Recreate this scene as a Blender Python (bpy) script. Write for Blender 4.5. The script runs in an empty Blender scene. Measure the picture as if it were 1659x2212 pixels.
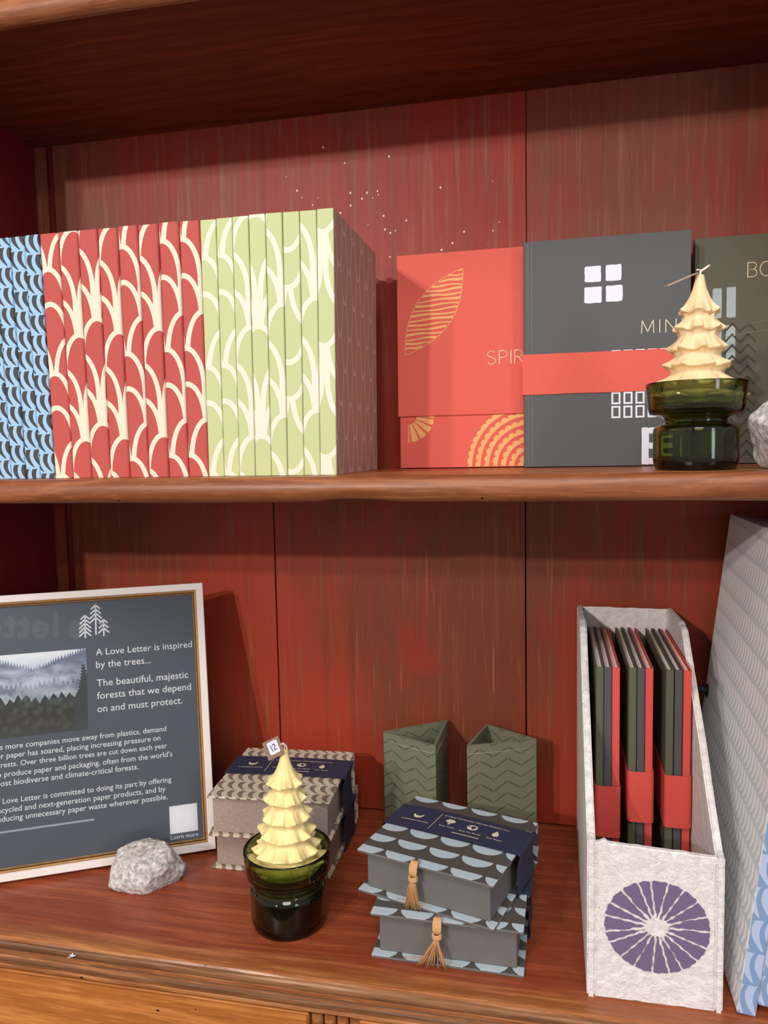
import bpy, bmesh, math, random
from mathutils import Vector, Matrix, noise
random.seed(7)
SC = bpy.context.scene
COL = SC.collection
PI = math.pi

# ------------------------------------------------------------------ node expressions
class S:
    """a float socket (or number) with operators that build Math nodes"""
    def __init__(s, g, v): s.g, s.v = g, v
    def __add__(a, b): return a.g.m('ADD', a, b)
    __radd__ = __add__
    def __sub__(a, b): return a.g.m('SUBTRACT', a, b)
    def __rsub__(a, b): return a.g.m('SUBTRACT', b, a)
    def __mul__(a, b): return a.g.m('MULTIPLY', a, b)
    __rmul__ = __mul__
    def __truediv__(a, b): return a.g.m('DIVIDE', a, b)
    def __rtruediv__(a, b): return a.g.m('DIVIDE', b, a)
    def __pow__(a, b): return a.g.m('POWER', a, b)
    def __lt__(a, b): return a.g.m('LESS_THAN', a, b)
    def __gt__(a, b): return a.g.m('GREATER_THAN', a, b)

class G:
    def __init__(s, nt): s.nt = nt
    def put(s, sock, v):
        if isinstance(v, S): v = v.v
        if hasattr(v, 'is_output'): s.nt.links.new(v, sock)
        else:
            if hasattr(sock.default_value, '__len__') and len(sock.default_value) == 4 and len(v) == 3: v = (*v, 1)
            sock.default_value = v
    def m(s, op, a, b=None, clamp=False):
        n = s.nt.nodes.new('ShaderNodeMath'); n.operation = op; n.use_clamp = clamp
        s.put(n.inputs[0], a)
        if b is not None: s.put(n.inputs[1], b)
        return S(s, n.outputs[0])
    def floor(s, a): return s.m('FLOOR', a)
    def ceil(s, a): return s.m('CEIL', a)
    def fract(s, a): return s.m('FRACT', a)
    def sqrt(s, a): return s.m('SQRT', s.m('MAXIMUM', a, 0))
    def abs(s, a): return s.m('ABSOLUTE', a)
    def sin(s, a): return s.m('SINE', a)
    def max(s, a, b): return s.m('MAXIMUM', a, b)
    def min(s, a, b): return s.m('MINIMUM', a, b)
    def clamp(s, a): return s.m('ADD', a, 0, True)
    def ramp(s, v, a, b):
        n = s.nt.nodes.new('ShaderNodeMapRange'); s.put(n.inputs[0], v)
        n.inputs[1].default_value = a; n.inputs[2].default_value = b
        return S(s, n.outputs[0])
    def tc(s, kind):
        n = s.nt.nodes.new('ShaderNodeTexCoord'); x = s.nt.nodes.new('ShaderNodeSeparateXYZ')
        s.nt.links.new(n.outputs[kind], x.inputs[0])
        return [S(s, o) for o in x.outputs]
    def xyz(s): return s.tc('Object')
    def uv(s): return s.tc('UV')[:2]
    def vec(s, x, y, z=0.0):
        n = s.nt.nodes.new('ShaderNodeCombineXYZ')
        for i, v in enumerate((x, y, z)): s.put(n.inputs[i], v)
        return n.outputs[0]
    def noise(s, vec, scale=1.0, detail=3.0, rough=.5, dist=0.0):
        n = s.nt.nodes.new('ShaderNodeTexNoise')
        s.nt.links.new(vec, n.inputs['Vector'])
        n.inputs['Scale'].default_value = scale; n.inputs['Detail'].default_value = detail
        n.inputs['Roughness'].default_value = rough; n.inputs['Distortion'].default_value = dist
        return S(s, n.outputs[0])
    def voro(s, vec, scale=1.0, rnd=1.0):
        n = s.nt.nodes.new('ShaderNodeTexVoronoi')
        s.nt.links.new(vec, n.inputs['Vector']); n.inputs['Scale'].default_value = scale
        n.inputs['Randomness'].default_value = rnd
        c = s.nt.nodes.new('ShaderNodeSeparateColor'); s.nt.links.new(n.outputs['Color'], c.inputs[0])
        return S(s, n.outputs['Distance']), S(s, c.outputs[0])
    def mix(s, f, a, b):
        n = s.nt.nodes.new('ShaderNodeMix'); n.data_type = 'RGBA'
        s.put(n.inputs[0], f); s.put(n.inputs[6], a); s.put(n.inputs[7], b)
        return n.outputs[2]

def lin(r, g, b, k=1.0):
    f = lambda c: ((c / 255 + .055) / 1.055) ** 2.4 if c > 10 else c / 255 / 12.92
    return (f(r) * k, f(g) * k, f(b) * k)

def mat(name, col, rough=.6, bump=None, bstr=.3, bdist=.001, **kw):
    m = bpy.data.materials.new(name); m.use_nodes = True
    nt = m.node_tree; g = G(nt); bs = nt.nodes['Principled BSDF']
    c = col(g) if callable(col) else col
    g.put(bs.inputs['Base Color'], c)
    g.put(bs.inputs['Roughness'], rough(g) if callable(rough) else rough)
    for k, v in kw.items(): g.put(bs.inputs[k.replace('_', ' ')], v)
    if bump:
        b = nt.nodes.new('ShaderNodeBump'); b.inputs['Strength'].default_value = bstr
        b.inputs['Distance'].default_value = bdist
        g.put(b.inputs['Height'], bump(g)); nt.links.new(b.outputs[0], bs.inputs['Normal'])
    return m

def paper(name, col, rough=.75, var=.05, scale=900, **kw):
    def c(g):
        n = g.noise(g.vec(*g.xyz()), scale, 2)
        return g.mix(g.ramp(n, .3, .7), tuple(v * (1 - var) for v in col), tuple(min(1, v * (1 + var)) for v in col))
    return mat(name, c, rough, bump=lambda g: g.noise(g.vec(*g.xyz()), 1500, 2), bstr=.12, bdist=.0004, **kw)

# ---- surface patterns in uv metres
def scallops(g, u, v, w=.034, H=.0273, b=.060, t=.0034, shift=.36, n=4):
    """overlapping tall arches, lower rows over upper rows; returns stroke mask"""
    k0 = g.ceil(v / H)
    found = None; res = None
    for i in range(n):
        k = k0 + float(i)
        ux = u / w + (k * shift if shift else ((k - g.floor(k / 3.0) * 3.0) > .5) * .5)
        dx = ux - g.floor(ux) - .5
        vc = k * H - b
        dy = g.max((v - vc) / b, 0.0)
        a = .5
        e = g.sqrt((dx / a) * (dx / a) + dy * dy)
        inside = e < 1.0
        da = dx * (w / (w * .5 - t)); db = g.max((v - vc) / (b - t), 0.0)
        stroke = (da * da + db * db) > 1.0
        if res is None: res = inside * stroke; found = inside
        else:
            fresh = inside * (1.0 - found)
            res = res + fresh * stroke; found = g.max(found, inside)
    return g.clamp(res + (1.0 - found))

def leaves(g, u, v, w=.0062, h=.0145, bend=.8, wid=.62, cut=0.05):
    """rows of curved leaf shapes: flat along the row line, tapering to a point"""
    vr = v / -h; r = g.floor(vr); t = vr - r
    t2 = g.clamp((t - cut) / (1.0 - cut - .02))
    ok = (t > cut) * (t < .98)
    q = g.sqrt(1.0 - t2 * t2)
    a = t2 - .30
    s = u / w - bend * (a * a * 2.04) + r * .37
    s = s - g.floor(s)
    return g.clamp(ok * (s < wid * q) * (s > .01))

def moons(g, u, v, w=.0288, h=.0203, r=.0130):
    # u, v measured from the lid centre; straight sides lie on v = -.0448 + k h
    vr = (v + .0448) / h; k = g.ceil(vr); y0 = (vr - k) * h
    ux = (u + .0090) / w - k * .03
    x = (ux - g.floor(ux) - .5) * w
    return g.clamp(((x * x + y0 * y0 * 1.30) < r * r) * (y0 < -.0001))

def chevrons(g, u, v, p=.0290, h=.0116, amp=.0088, t=.0016):
    a = u / p; tri = g.abs(a - g.floor(a) - .5) * 2.0
    n = g.noise(g.vec(u, v), 120, 2)
    q = (v + tri * amp + (n - .5) * .0022) / h
    d = q - g.floor(q)
    gap = g.abs(tri - .5) < .46
    return g.clamp((d < t / h) * gap)

# ------------------------------------------------------------------ mesh builder
class MB:
    def __init__(s): s.v, s.f, s.mi, s.uv, s.sm = [], [], [], [], []
    def add(s, vs, fs, mi=0, xf=None, uvs=None, smooth=False):
        o = len(s.v)
        s.v += [(xf @ Vector(p))[:] if xf is not None else tuple(p) for p in vs]
        for k, f in enumerate(fs):
            s.f.append([i + o for i in f]); s.mi.append(mi); s.sm.append(smooth)
            s.uv.append(uvs[k] if uvs else None)
    def box(s, x0, x1, y0, y1, z0, z1, mi=0, xf=None, bev=0.0, seg=2):
        if bev <= 0:
            vs = [(x, y, z) for x in (x0, x1) for y in (y0, y1) for z in (z0, z1)]
            s.add(vs, [(0, 1, 3, 2), (4, 6, 7, 5), (0, 4, 5, 1), (2, 3, 7, 6), (0, 2, 6, 4), (1, 5, 7, 3)], mi, xf); return
        bm = bmesh.new(); bmesh.ops.create_cube(bm, size=1)
        for v in bm.verts: v.co = Vector(((x0 + x1) / 2 + v.co.x * (x1 - x0), (y0 + y1) / 2 + v.co.y * (y1 - y0), (z0 + z1) / 2 + v.co.z * (z1 - z0)))
        bmesh.ops.bevel(bm, geom=list(bm.edges), offset=bev, segments=seg, affect='EDGES', profile=.5)
        s.bm(bm, mi, xf)
    def bm(s, bm, mi=0, xf=None, smooth=False):
        bm.verts.index_update()
        s.add([v.co[:] for v in bm.verts], [[v.index for v in f.verts] for f in bm.faces], mi, xf, smooth=smooth); bm.free()
    def prism(s, pts, z0, z1, mi=0, xf=None, smooth=False, capmi=None):
        n = len(pts)
        s.add([(x, y, z0) for x, y in pts] + [(x, y, z1) for x, y in pts],
              [(i, (i + 1) % n, n + (i + 1) % n, n + i) for i in range(n)], mi, xf, smooth=smooth)
        s.add([(x, y, z0) for x, y in pts] + [(x, y, z1) for x, y in pts],
              [tuple(range(n - 1, -1, -1)), tuple(range(n, 2 * n))], mi if capmi is None else capmi, xf)
    def poly(s, pts, mi=0, xf=None): s.add([(x, y, 0) for x, y in pts], [tuple(range(len(pts)))], mi, xf)
    def lathe(s, prof, n=48, mi=0, xf=None, smooth=True):
        vs = [(r * math.cos(2 * PI * k / n), r * math.sin(2 * PI * k / n), z) for r, z in prof for k in range(n)]
        fs = [(i * n + k, i * n + (k + 1) % n, (i + 1) * n + (k + 1) % n, (i + 1) * n + k) for i in range(len(prof) - 1) for k in range(n)]
        s.add(vs, fs, mi, xf, smooth=smooth)
    def tube(s, pts, r, n=8, mi=0, xf=None, r1=None):
        pts = [Vector(p) for p in pts]; vs = []; fs = []
        for i, p in enumerate(pts):
            d = (pts[min(i + 1, len(pts) - 1)] - pts[max(i - 1, 0)]).normalized()
            a = d.orthogonal().normalized() if i == 0 else (a - d * a.dot(d)).normalized()
            b = d.cross(a); rr = r + ((r1 if r1 is not None else r) - r) * i / max(1, len(pts) - 1)
            vs += [(p + (a * math.cos(2 * PI * k / n) + b * math.sin(2 * PI * k / n)) * rr)[:] for k in range(n)]
        for i in range(len(pts) - 1):
            fs += [(i * n + k, i * n + (k + 1) % n, (i + 1) * n + (k + 1) % n, (i + 1) * n + k) for k in range(n)]
        fs += [tuple(range(n - 1, -1, -1)), tuple(range((len(pts) - 1) * n, len(pts) * n))]
        s.add(vs, fs, mi, xf, smooth=True)
    def line(s, pts, w, mi=0, xf=None):
        """flat 2D stroke"""
        for a, b in zip(pts, pts[1:]):
            a, b = Vector(a), Vector(b); d = (b - a); 
            if d.length < 1e-9: continue
            d.normalize(); n = Vector((-d.y, d.x)) * w / 2; e = d * w * .35
            s.poly([(a - e + n)[:], (a - e - n)[:], (b + e - n)[:], (b + e + n)[:]], mi, xf)
    def text(s, body, mi=0, xf=None, width=None, size=None, align='L', bold=0.0, thin=0.0, space=1.0):
        """flat lettering; local x along the line, y up; returns width"""
        cu = bpy.data.curves.new('t', 'FONT'); cu.body = body; cu.size = 1; cu.resolution_u = 3; cu.space_character = space
        cu.offset = bold - thin
        o = bpy.data.objects.new('t', cu); COL.objects.link(o)
        dg = bpy.context.evaluated_depsgraph_get(); me = bpy.data.meshes.new_from_object(o.evaluated_get(dg))
        vs = [v.co.copy() for v in me.vertices]; fs = [tuple(p.vertices) for p in me.polygons]
        bpy.data.objects.remove(o); bpy.data.curves.remove(cu); bpy.data.meshes.remove(me)
        x0 = min(v.x for v in vs); x1 = max(v.x for v in vs)
        k = (width / (x1 - x0)) if width else size
        ox = {'L': x0, 'R': x1, 'C': (x0 + x1) / 2}[align]
        s.add([((v.x - ox) * k, v.y * k, 0) for v in vs], fs, mi, xf)
        return (x1 - x0) * k
    def build(s, name, mats, parent=None, uvbox=False):
        me = bpy.data.meshes.new(name); me.from_pydata(s.v, [], s.f)
        if not isinstance(mats, (list, tuple)): mats = [mats]
        for m in mats: me.materials.append(m)
        me.polygons.foreach_set('material_index', s.mi); me.polygons.foreach_set('use_smooth', s.sm)
        if uvbox or any(u is not None for u in s.uv):
            ul = me.uv_layers.new(name='UVMap').data
            for p, u in zip(me.polygons, s.uv):
                if u is None and uvbox:
                    n = p.normal; ax = max(range(3), key=lambda i: abs(n[i]))
                for j, li in enumerate(p.loop_indices):
                    if u is not None: ul[li].uv = u[j]
                    elif uvbox:
                        c = me.vertices[me.loops[li].vertex_index].co
                        ul[li].uv = (c.x, c.y) if ax == 2 else ((c.x, c.z) if ax == 1 else (c.y, c.z))
        me.update(); me.validate()
        o = bpy.data.objects.new(name, me); COL.objects.link(o)
        if parent: o.parent = parent
        return o

def thing(name, label, cat, loc=(0, 0, 0), rot=(0, 0, 0), group=None):
    o = bpy.data.objects.new(name, None); COL.objects.link(o); o.empty_display_size = .02
    o.location = loc; o.rotation_euler = rot
    o['label'] = label; o['category'] = cat
    if group: o['group'] = group
    return o
def tag(o, label, cat, group=None):
    o['label'] = label; o['category'] = cat
    if group: o['group'] = group
    return o
T = Matrix.Translation
def frame3(o, x, y, z=None):
    """matrix from origin and two axes"""
    x = Vector(x).normalized(); y = Vector(y).normalized(); z = x.cross(y).normalized()
    m = Matrix.Identity(4)
    for i, a in enumerate((x, y, z)):
        for j in range(3): m[j][i] = a[j]
    for j in range(3): m[j][3] = o[j]
    return m
def smoothpts(p, n):
    """Catmull-Rom through p"""
    out = []
    for i in range(len(p) - 1):
        a, b, c, d = (Vector(p[max(0, min(len(p) - 1, j))]) for j in (i - 1, i, i + 1, i + 2))
        for k in range(n):
            t = k / n
            out.append(.5 * ((2 * b) + (c - a) * t + (2 * a - 5 * b + 4 * c - d) * t * t + (3 * b - a - 3 * c + d) * t ** 3))
    out.append(Vector(p[-1])); return out

# ------------------------------------------------------------------ key sizes (metres, camera height is z = 0)
ZD, ZS, ZT = -.400, -.0205, .3487      # worktop, open shelf, underside of upper shelf
YB, YF = .802, .572                    # back planks, shelf fronts
XL, XR = -.577, .305

# ------------------------------------------------------------------ wood
def wood(name, dark, mid, light, rough=.42, holes=True, knots=0.0, axis=0, k=1.0, spec=.5, knotc=None, second=None):
    d1, m1, l1 = dark, mid, light
    def col(g):
        c = g.xyz(); a = c[axis]; o = [c[i] for i in range(3) if i != axis]
        dark, mid, light = d1, m1, l1
        if second:
            e = g.ramp(c[1] + (g.noise(g.vec(a * 16.0, c[1] * 60.0, 0.0), 1, 3) - .5) * .030, second[3], second[4])
            dark, mid, light = g.mix(e, d1, second[0]), g.mix(e, m1, second[1]), g.mix(e, l1, second[2])
        w = g.noise(g.vec(a * 3.0, o[0] * 9.0, o[1] * 9.0), 1.0 * k, 3)
        grain = g.noise(g.vec(a * 9.0, o[0] * 260.0 + w * 9.0, o[1] * 260.0 + w * 9.0), 1.0, 4, .6)
        rings = g.sin((o[0] * 1.0 + o[1] * .9) * 300.0 + w * 22.0 + g.noise(g.vec(a * 14.0, o[0] * 40.0, o[1] * 40.0), 1) * 4.0)
        f = g.ramp(grain * .62 + (rings * .5 + .5) * .09 + w * .40, .30, .86)
        cc = g.mix(f, dark, mid); cc = g.mix(g.ramp(f, .45, 1.0), cc, light)
        blot = g.noise(g.vec(a * 7.0, o[0] * 22.0, o[1] * 22.0), 1.0, 3)
        cc = g.mix(g.ramp(blot, .55, .8) * .35, cc, dark)
        fine = g.noise(g.vec(a * 24.0, o[0] * 460.0, o[1] * 460.0), 1.0, 3, .6)
        cc = g.mix(g.ramp(fine, .57, .66) * .55, cc, dark)
        fin2 = g.noise(g.vec(a * 50.0 + 7.0, o[0] * 900.0, o[1] * 900.0), 1.0, 2)
        cc = g.mix(g.ramp(fin2, .58, .70) * .35, cc, light)
        if holes:
            d, r = g.voro(g.vec(a * 60.0, o[0] * 90.0, o[1] * 90.0), 1)
            cc = g.mix((d < .085) * (r > .80), cc, tuple(v * .12 for v in d1))
        if knots:
            d, r = g.voro(g.vec(a * 7.0, o[0] * 11.0, o[1] * 11.0), 1)
            cc = g.mix(g.ramp(d, .16, .04) * (r > knots) * .8, cc, tuple(v * .25 for v in d1))
        for (ka, kb, kr) in (knotc or []):
            dd = g.sqrt((a - ka) * (a - ka) * .35 + (o[0] - kb) * (o[0] - kb)); 
            cc = g.mix(g.ramp(dd + (w - .5) * .012, kr, kr * .35) * .75, cc, tuple(v * .35 for v in d1))
        return cc
    def hgt(g):
        c = g.xyz(); a = c[axis]; o = [c[i] for i in range(3) if i != axis]
        return g.noise(g.vec(a * 10.0, o[0] * 300.0, o[1] * 300.0), 1.0, 4)
    return mat(name, col, rough, bump=hgt, bstr=.25, bdist=.0006, Specular_IOR_Level=spec)

W_edge = wood('varnished_pine', lin(112, 60, 34), lin(154, 90, 52), lin(182, 118, 76), rough=.42,
              knotc=[(-.150, .572, .016)])
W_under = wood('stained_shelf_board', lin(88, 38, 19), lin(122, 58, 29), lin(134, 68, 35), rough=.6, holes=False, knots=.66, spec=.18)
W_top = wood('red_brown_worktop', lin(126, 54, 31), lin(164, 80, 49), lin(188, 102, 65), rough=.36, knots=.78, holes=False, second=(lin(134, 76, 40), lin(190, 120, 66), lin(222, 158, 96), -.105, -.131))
W_cove = wood('shaded_moulding', lin(86, 55, 36), lin(146, 98, 62), lin(176, 126, 84), rough=.45, holes=False)  # shade of the coves and grooves, put into a darker wood colour
W_front = wood('honey_pine', lin(148, 84, 38), lin(204, 128, 62), lin(228, 160, 90), rough=.42, knots=.8)
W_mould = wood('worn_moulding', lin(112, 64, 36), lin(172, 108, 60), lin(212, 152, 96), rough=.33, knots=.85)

def board_col(g):
    x, y, z0 = g.xyz(); z = z0 - .400
    pl = g.noise(g.vec(x * 5.0, 0.0, z * 3.2), 1, 3) + g.ramp(z, .0, .05) * (g.ramp(x, -.0265, -.0255) * .07 - g.ramp(x, -.16, -.10) * g.ramp(x, -.0255, -.0265) * .07)
    st = g.noise(g.vec(x * 130.0, 0.0, z * 6.0), 1, 4, .65)
    st2 = g.noise(g.vec(x * 330.0, 0.0, z * 11.0), 1, 3)
    up = g.ramp(z, .02, .12)
    deep = g.mix(up, lin(162, 58, 38), lin(158, 54, 42)); worn = g.mix(up, lin(124, 62, 42), lin(132, 72, 56))
    c = g.mix(g.ramp(pl + (st - .5) * .35, .44, .60), deep, worn)
    c = g.mix(g.ramp(st, .54, .72) * .62, c, g.mix(up, lin(158, 92, 58), lin(170, 106, 80)))
    c = g.mix(g.ramp(st2, .62, .72) * g.ramp(pl, .46, .6) * .5, c, lin(184, 118, 84))
    red = g.noise(g.vec(x * 16.0, 4.0, z * 7.0), 1, 2)
    c = g.mix(g.ramp(red, .62, .72) * .4, c, lin(176, 44, 34))
    dk = g.noise(g.vec(x * 40.0, 9.0, z * 2.0), 1, 2)
    c = g.mix(g.ramp(dk, .60, .75) * .35, c, lin(92, 28, 20))
    # small cream flecks above the pale green notebooks
    d, r = g.voro(g.vec(x * 170.0, 0.0, z * 150.0), 1)
    reg = g.ramp(g.sqrt((x + .20) * (x + .20) + (z - .225) * (z - .225) * 2.2), .155, .05)
    c = g.mix((d < .17) * (r > 1.0 - reg * .30), c, (.95, .82, .68))
    return c
def board_h(g):
    x, y, z = g.xyz()
    return g.noise(g.vec(x * 160.0, 0.0, z * 7.0), 1, 4) + g.noise(g.vec(x * 60.0, 0.0, z * 60.0), 1, 2) * .3
M_board = mat('red_painted_plank', board_col, .46, bump=board_h, bstr=.35, bdist=.0008, Specular_IOR_Level=.28)
M_side = mat('dark_red_paint', lambda g: g.mix(g.noise(g.vec(*g.xyz()), 9, 3), lin(96, 14, 14), lin(122, 24, 22)), .5)

# ------------------------------------------------------------------ open shelf hutch
hutch = thing('open_shelf_hutch', 'large wooden hutch with open shelves and a worn red painted plank back', 'hutch', (0, YB, ZD))
HX = T((0, -YB, -ZD))
planks = [(-.600, -.5585, ZD + .001, .62), (-.5570, -.3037, ZD + .001, -.0300), (-.3025, -.0291, ZD + .001, -.0300), (-.0279, .330, ZD + .001, -.0300), (-.5570, -.0265, -.0298, .62), (-.0260, .330, -.0298, .62)]
for a, b, za, zb in planks:
    mb = MB(); mb.box(a, b, YB, YB + .014, za, zb, 0, HX, bev=.0010)
    mb.build('back_plank', M_board, hutch)
mb = MB(); mb.box(-.60, .33, YB + .014, YB + .02, ZD, .62, 0, HX); mb.build('backing', M_side, hutch)
mb = MB(); mb.tube([(-.5578, YB - .0005, ZD + .002), (-.5578, YB - .0005, .6)], .0035, 8, 0, HX); mb.build('corner_bead', M_side, hutch)
for a, b in ((XL - .022, XL), (XR, XR + .022)):
    mb = MB(); mb.box(a, b, YF - .002, YB - .001, ZD + .001, .62, 0, HX, bev=.002); mb.build('side_panel', M_side, hutch)
def shelf(zb, zt, name):
    """rounded front board with slightly uneven edge"""
    n = 90; prof = []
    h = (zt - zb); r = h / 2
    for k in range(11):
        a = -PI / 2 + PI * k / 10
        prof.append((-math.cos(a) * r * .8, zb + r + math.sin(a) * r))
    vs, fs, mi = [], [], []
    x0, x1 = XL + .0003, XR - .0003
    for i in range(n + 1):
        x = x0 + (x1 - x0) * i / n
        w = (noise.noise(Vector((x * 9, zb * 7, 0))) * .0012)
        dip = max(0, 1 - ((x + .150) / .035) ** 2) * .0022 if zb < .1 else 0
        ring = [(x, YF + r * .8 + y - w * .4, z + (w * .5 if z < zb + r else 0) + (dip if z < zb + r * .9 else 0)) for y, z in prof]
        ring = [(x, YB - .001, zb)] + ring + [(x, YB - .001, zt)]
        vs += ring
    m = len(prof) + 2
    for i in range(n):
        for k in range(m):
            fs.append((i * m + k, i * m + (k + 1) % m, (i + 1) * m + (k + 1) % m, (i + 1) * m + k))
    fs += [tuple(range(m)), tuple(range(n * m + m - 1, n * m - 1, -1))]
    mb = MB(); mb.add(vs, fs, 0, HX, smooth=False)
    o = mb.build(name, [W_edge, W_under, W_top], hutch)
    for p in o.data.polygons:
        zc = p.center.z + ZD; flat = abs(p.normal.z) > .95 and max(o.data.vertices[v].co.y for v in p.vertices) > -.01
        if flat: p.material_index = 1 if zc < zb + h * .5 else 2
        else: p.use_smooth = abs(p.normal.x) < .5 and abs(p.normal.z) < .98
    return o
shelf(ZS - .0205, ZS, 'shelf')
shelf(ZT, ZT + .024, 'shelf')

# ------------------------------------------------------------------ sideboard below
side = thing('sideboard', 'honey coloured wooden sideboard with moulded worktop edge and drawers under the open shelves', 'sideboard', (0, .66, -1.30))
SX = T((0, -.66, 1.30))
prof = [(YB + .02, ZD), (.5310, ZD), (.5290, ZD - .0002), (.5275, ZD - .0010), (.5268, ZD - .0024), (.5266, ZD - .0042), (.5260, ZD - .0054), (.5244, ZD - .0061),
        (.5222, ZD - .0062), (.5205, ZD - .0057), (.5196, ZD - .0062), (.5193, ZD - .0084), (.5202, ZD - .0090), (.5192, ZD - .0097), (.5188, ZD - .0112), (.5174, ZD - .0122), (.5148, ZD - .0126),
        (.5128, ZD - .0122), (.5118, ZD - .0130), (.5116, ZD - .0146), (.5160, ZD - .0152), (YB + .02, ZD - .0152)]
vs, fs = [], []; n = 120; m = len(prof)
for i in range(n + 1):
    x = -.66 + 1.02 * i / n
    for k, (y, z) in enumerate(prof):
        w = noise.noise(Vector((x * 22, k * 3.1, 0))) * .0004 if 1 < k < m - 2 else 0
        vs.append((x, y + w, z + w * .6 if k > 1 and k < m - 2 else z))
for i in range(n):
    for k in range(m): fs.append((i * m + k, i * m + (k + 1) % m, (i + 1) * m + (k + 1) % m, (i + 1) * m + k))
fs += [tuple(range(m)), tuple(range(n * m + m - 1, n * m - 1, -1))]
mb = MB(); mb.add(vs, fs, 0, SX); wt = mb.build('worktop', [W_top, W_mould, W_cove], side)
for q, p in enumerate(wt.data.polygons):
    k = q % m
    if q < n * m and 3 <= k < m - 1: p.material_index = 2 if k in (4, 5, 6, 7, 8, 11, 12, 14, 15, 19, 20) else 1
mb = MB(); mb.box(-.64, .34, .520, YB + .02, -1.30, ZD - .0156, 0, SX); mb.build('carcass', W_front, side)
def drawer(x0, x1):
    mb = MB(); zt = ZD - .0172; zb = zt - .150
    mb.box(x0, x1, .5128, .5195, zb, zt, 0, SX, bev=.0012)
    d = mb.build('drawer', W_front, side)
    mb = MB()
    o = [(x0 + .001, zb + .001), (x1 - .001, zb + .001), (x1 - .001, zt - .001), (x0 + .001, zt - .001)]
    i = [(x0 + .022, zb + .022), (x1 - .022, zb + .022), (x1 - .022, zt - .022), (x0 + .022, zt - .022)]
    for k in range(4):
        a, b, c, e = o[k], o[(k + 1) % 4], i[(k + 1) % 4], i[k]
        q = [a, b, c, e]
        vs = [(p[0], .5110, p[1]) for p in q] + [(p[0], .5130, p[1]) for p in q]
        mb.add(vs, [(0, 1, 2, 3), (0, 4, 5, 1), (1, 5, 6, 2), (2, 6, 7, 3), (3, 7, 4, 0)], 0, SX)
    mb.build('drawer_border', W_front, d)
drawer(-.62, -.1785); drawer(-.1395, .32)
mb = MB()
for k in range(4):
    x = -.1765 + k * .0098
    mb.prism([(x + .0044 + .0042 * math.cos(a), .5150 - .0042 * math.sin(a)) for a in [PI * j / 8 for j in range(9)]] + [(x + .0002, .5195), (x + .0086, .5195)], ZD - .170, ZD - .0165, 0, SX)
mb.build('fluted_stile', W_mould, side)

# room
M_wall = mat('plaster_wall', lambda g: g.mix(g.noise(g.vec(*g.xyz()), 3, 3), lin(196, 186, 170), lin(208, 198, 184)), .85)
M_floor = wood('floorboards', lin(92, 62, 40), lin(128, 90, 60), lin(150, 112, 78), rough=.5, holes=False)
mb = MB(); mb.box(-2.2, 2.2, -2.6, .93, -1.34, -1.30); o = mb.build('floor', M_floor); o['kind'] = 'structure'
mb = MB(); mb.box(-2.2, 2.2, .86, .93, -1.30, 1.3); o = mb.build('wall_back', M_wall); o['kind'] = 'structure'

# ------------------------------------------------------------------ notebooks
M_pages = paper('page_block', lin(236, 222, 212), .85, var=.06, scale=700)
def notebook(root, W, H, Tk, cov, u0=0.0, v0=0.0, flip=False, extra=None, bev=.0016, board=.0016):
    """hardback standing on its tail: spine faces -y, cover boards at x = +-Tk/2"""
    hx = Tk / 2; r = bev
    out = []
    out.append((-hx, W))
    for k in range(4):
        a = PI + (PI / 2) * k / 3; out.append((-hx + r + r * math.cos(a), r + r * math.sin(a)))
    for k in range(4):
        a = -PI / 2 + (PI / 2) * k / 3; out.append((hx - r + r * math.cos(a), r + r * math.sin(a)))
    out.append((hx, W))
    inn = [(hx - board, W), (hx - board, board * 1.3), (-hx + board, board * 1.3), (-hx + board, W)]
    ls = [0.0]
    for a, b in zip(out, out[1:]): ls.append(ls[-1] + math.dist(a, b))
    mid = ls[len(ls) // 2]
    mb = MB()
    sg = -1 if flip else 1
    for i in range(len(out) - 1):
        a, b = out[i], out[i + 1]
        q = [(a[0], a[1], 0), (b[0], b[1], 0), (b[0], b[1], H), (a[0], a[1], H)]
        uv = [(u0 + ls[i] - mid, v0), (u0 + ls[i + 1] - mid, v0), (u0 + ls[i + 1] - mid, v0 + sg * H), (u0 + ls[i] - mid, v0 + sg * H)]
        mb.add(q, [(0, 1, 2, 3)], 0, uvs=[uv], smooth=0 < i < len(out) - 2)
    full = out + inn
    k = len(full)
    for z, fl in ((0, True), (H, False)):
        idx = list(range(k)); 
        mb.add([(x, y, z) for x, y in full], [tuple(reversed(idx)) if fl else tuple(idx)], 0,
               uvs=[[(u0, v0 + sg * z)] * k])
    for a, b in zip(inn, inn[1:]):
        mb.add([(a[0], a[1], 0), (b[0], b[1], 0), (b[0], b[1], H), (a[0], a[1], H)], [(0, 1, 2, 3)], 0, uvs=[[(u0, v0)] * 4])
    a, b = inn[3], out[0]
    mb.add([(a[0], a[1], 0), (b[0], b[1], 0), (b[0], b[1], H), (a[0], a[1], H)], [(0, 1, 2, 3)], 0, uvs=[[(u0, v0)] * 4])
    a, b = out[-1], inn[0]
    mb.add([(a[0], a[1], 0), (b[0], b[1], 0), (b[0], b[1], H), (a[0], a[1], H)], [(0, 1, 2, 3)], 0, uvs=[[(u0, v0)] * 4])
    mats = cov if isinstance(cov, (list, tuple)) else [cov]
    if extra: extra(mb, hx + .00015)
    mb.build('cover', mats, root)
    pb = MB(); px0, px1 = -hx + board + .0002, hx - board - .0002
    pb.box(px0, px1, board * 1.6, W - .0022, .0022, H - .0022, bev=.0004, seg=1)
    pb.build('pages', M_pages, root)

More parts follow.
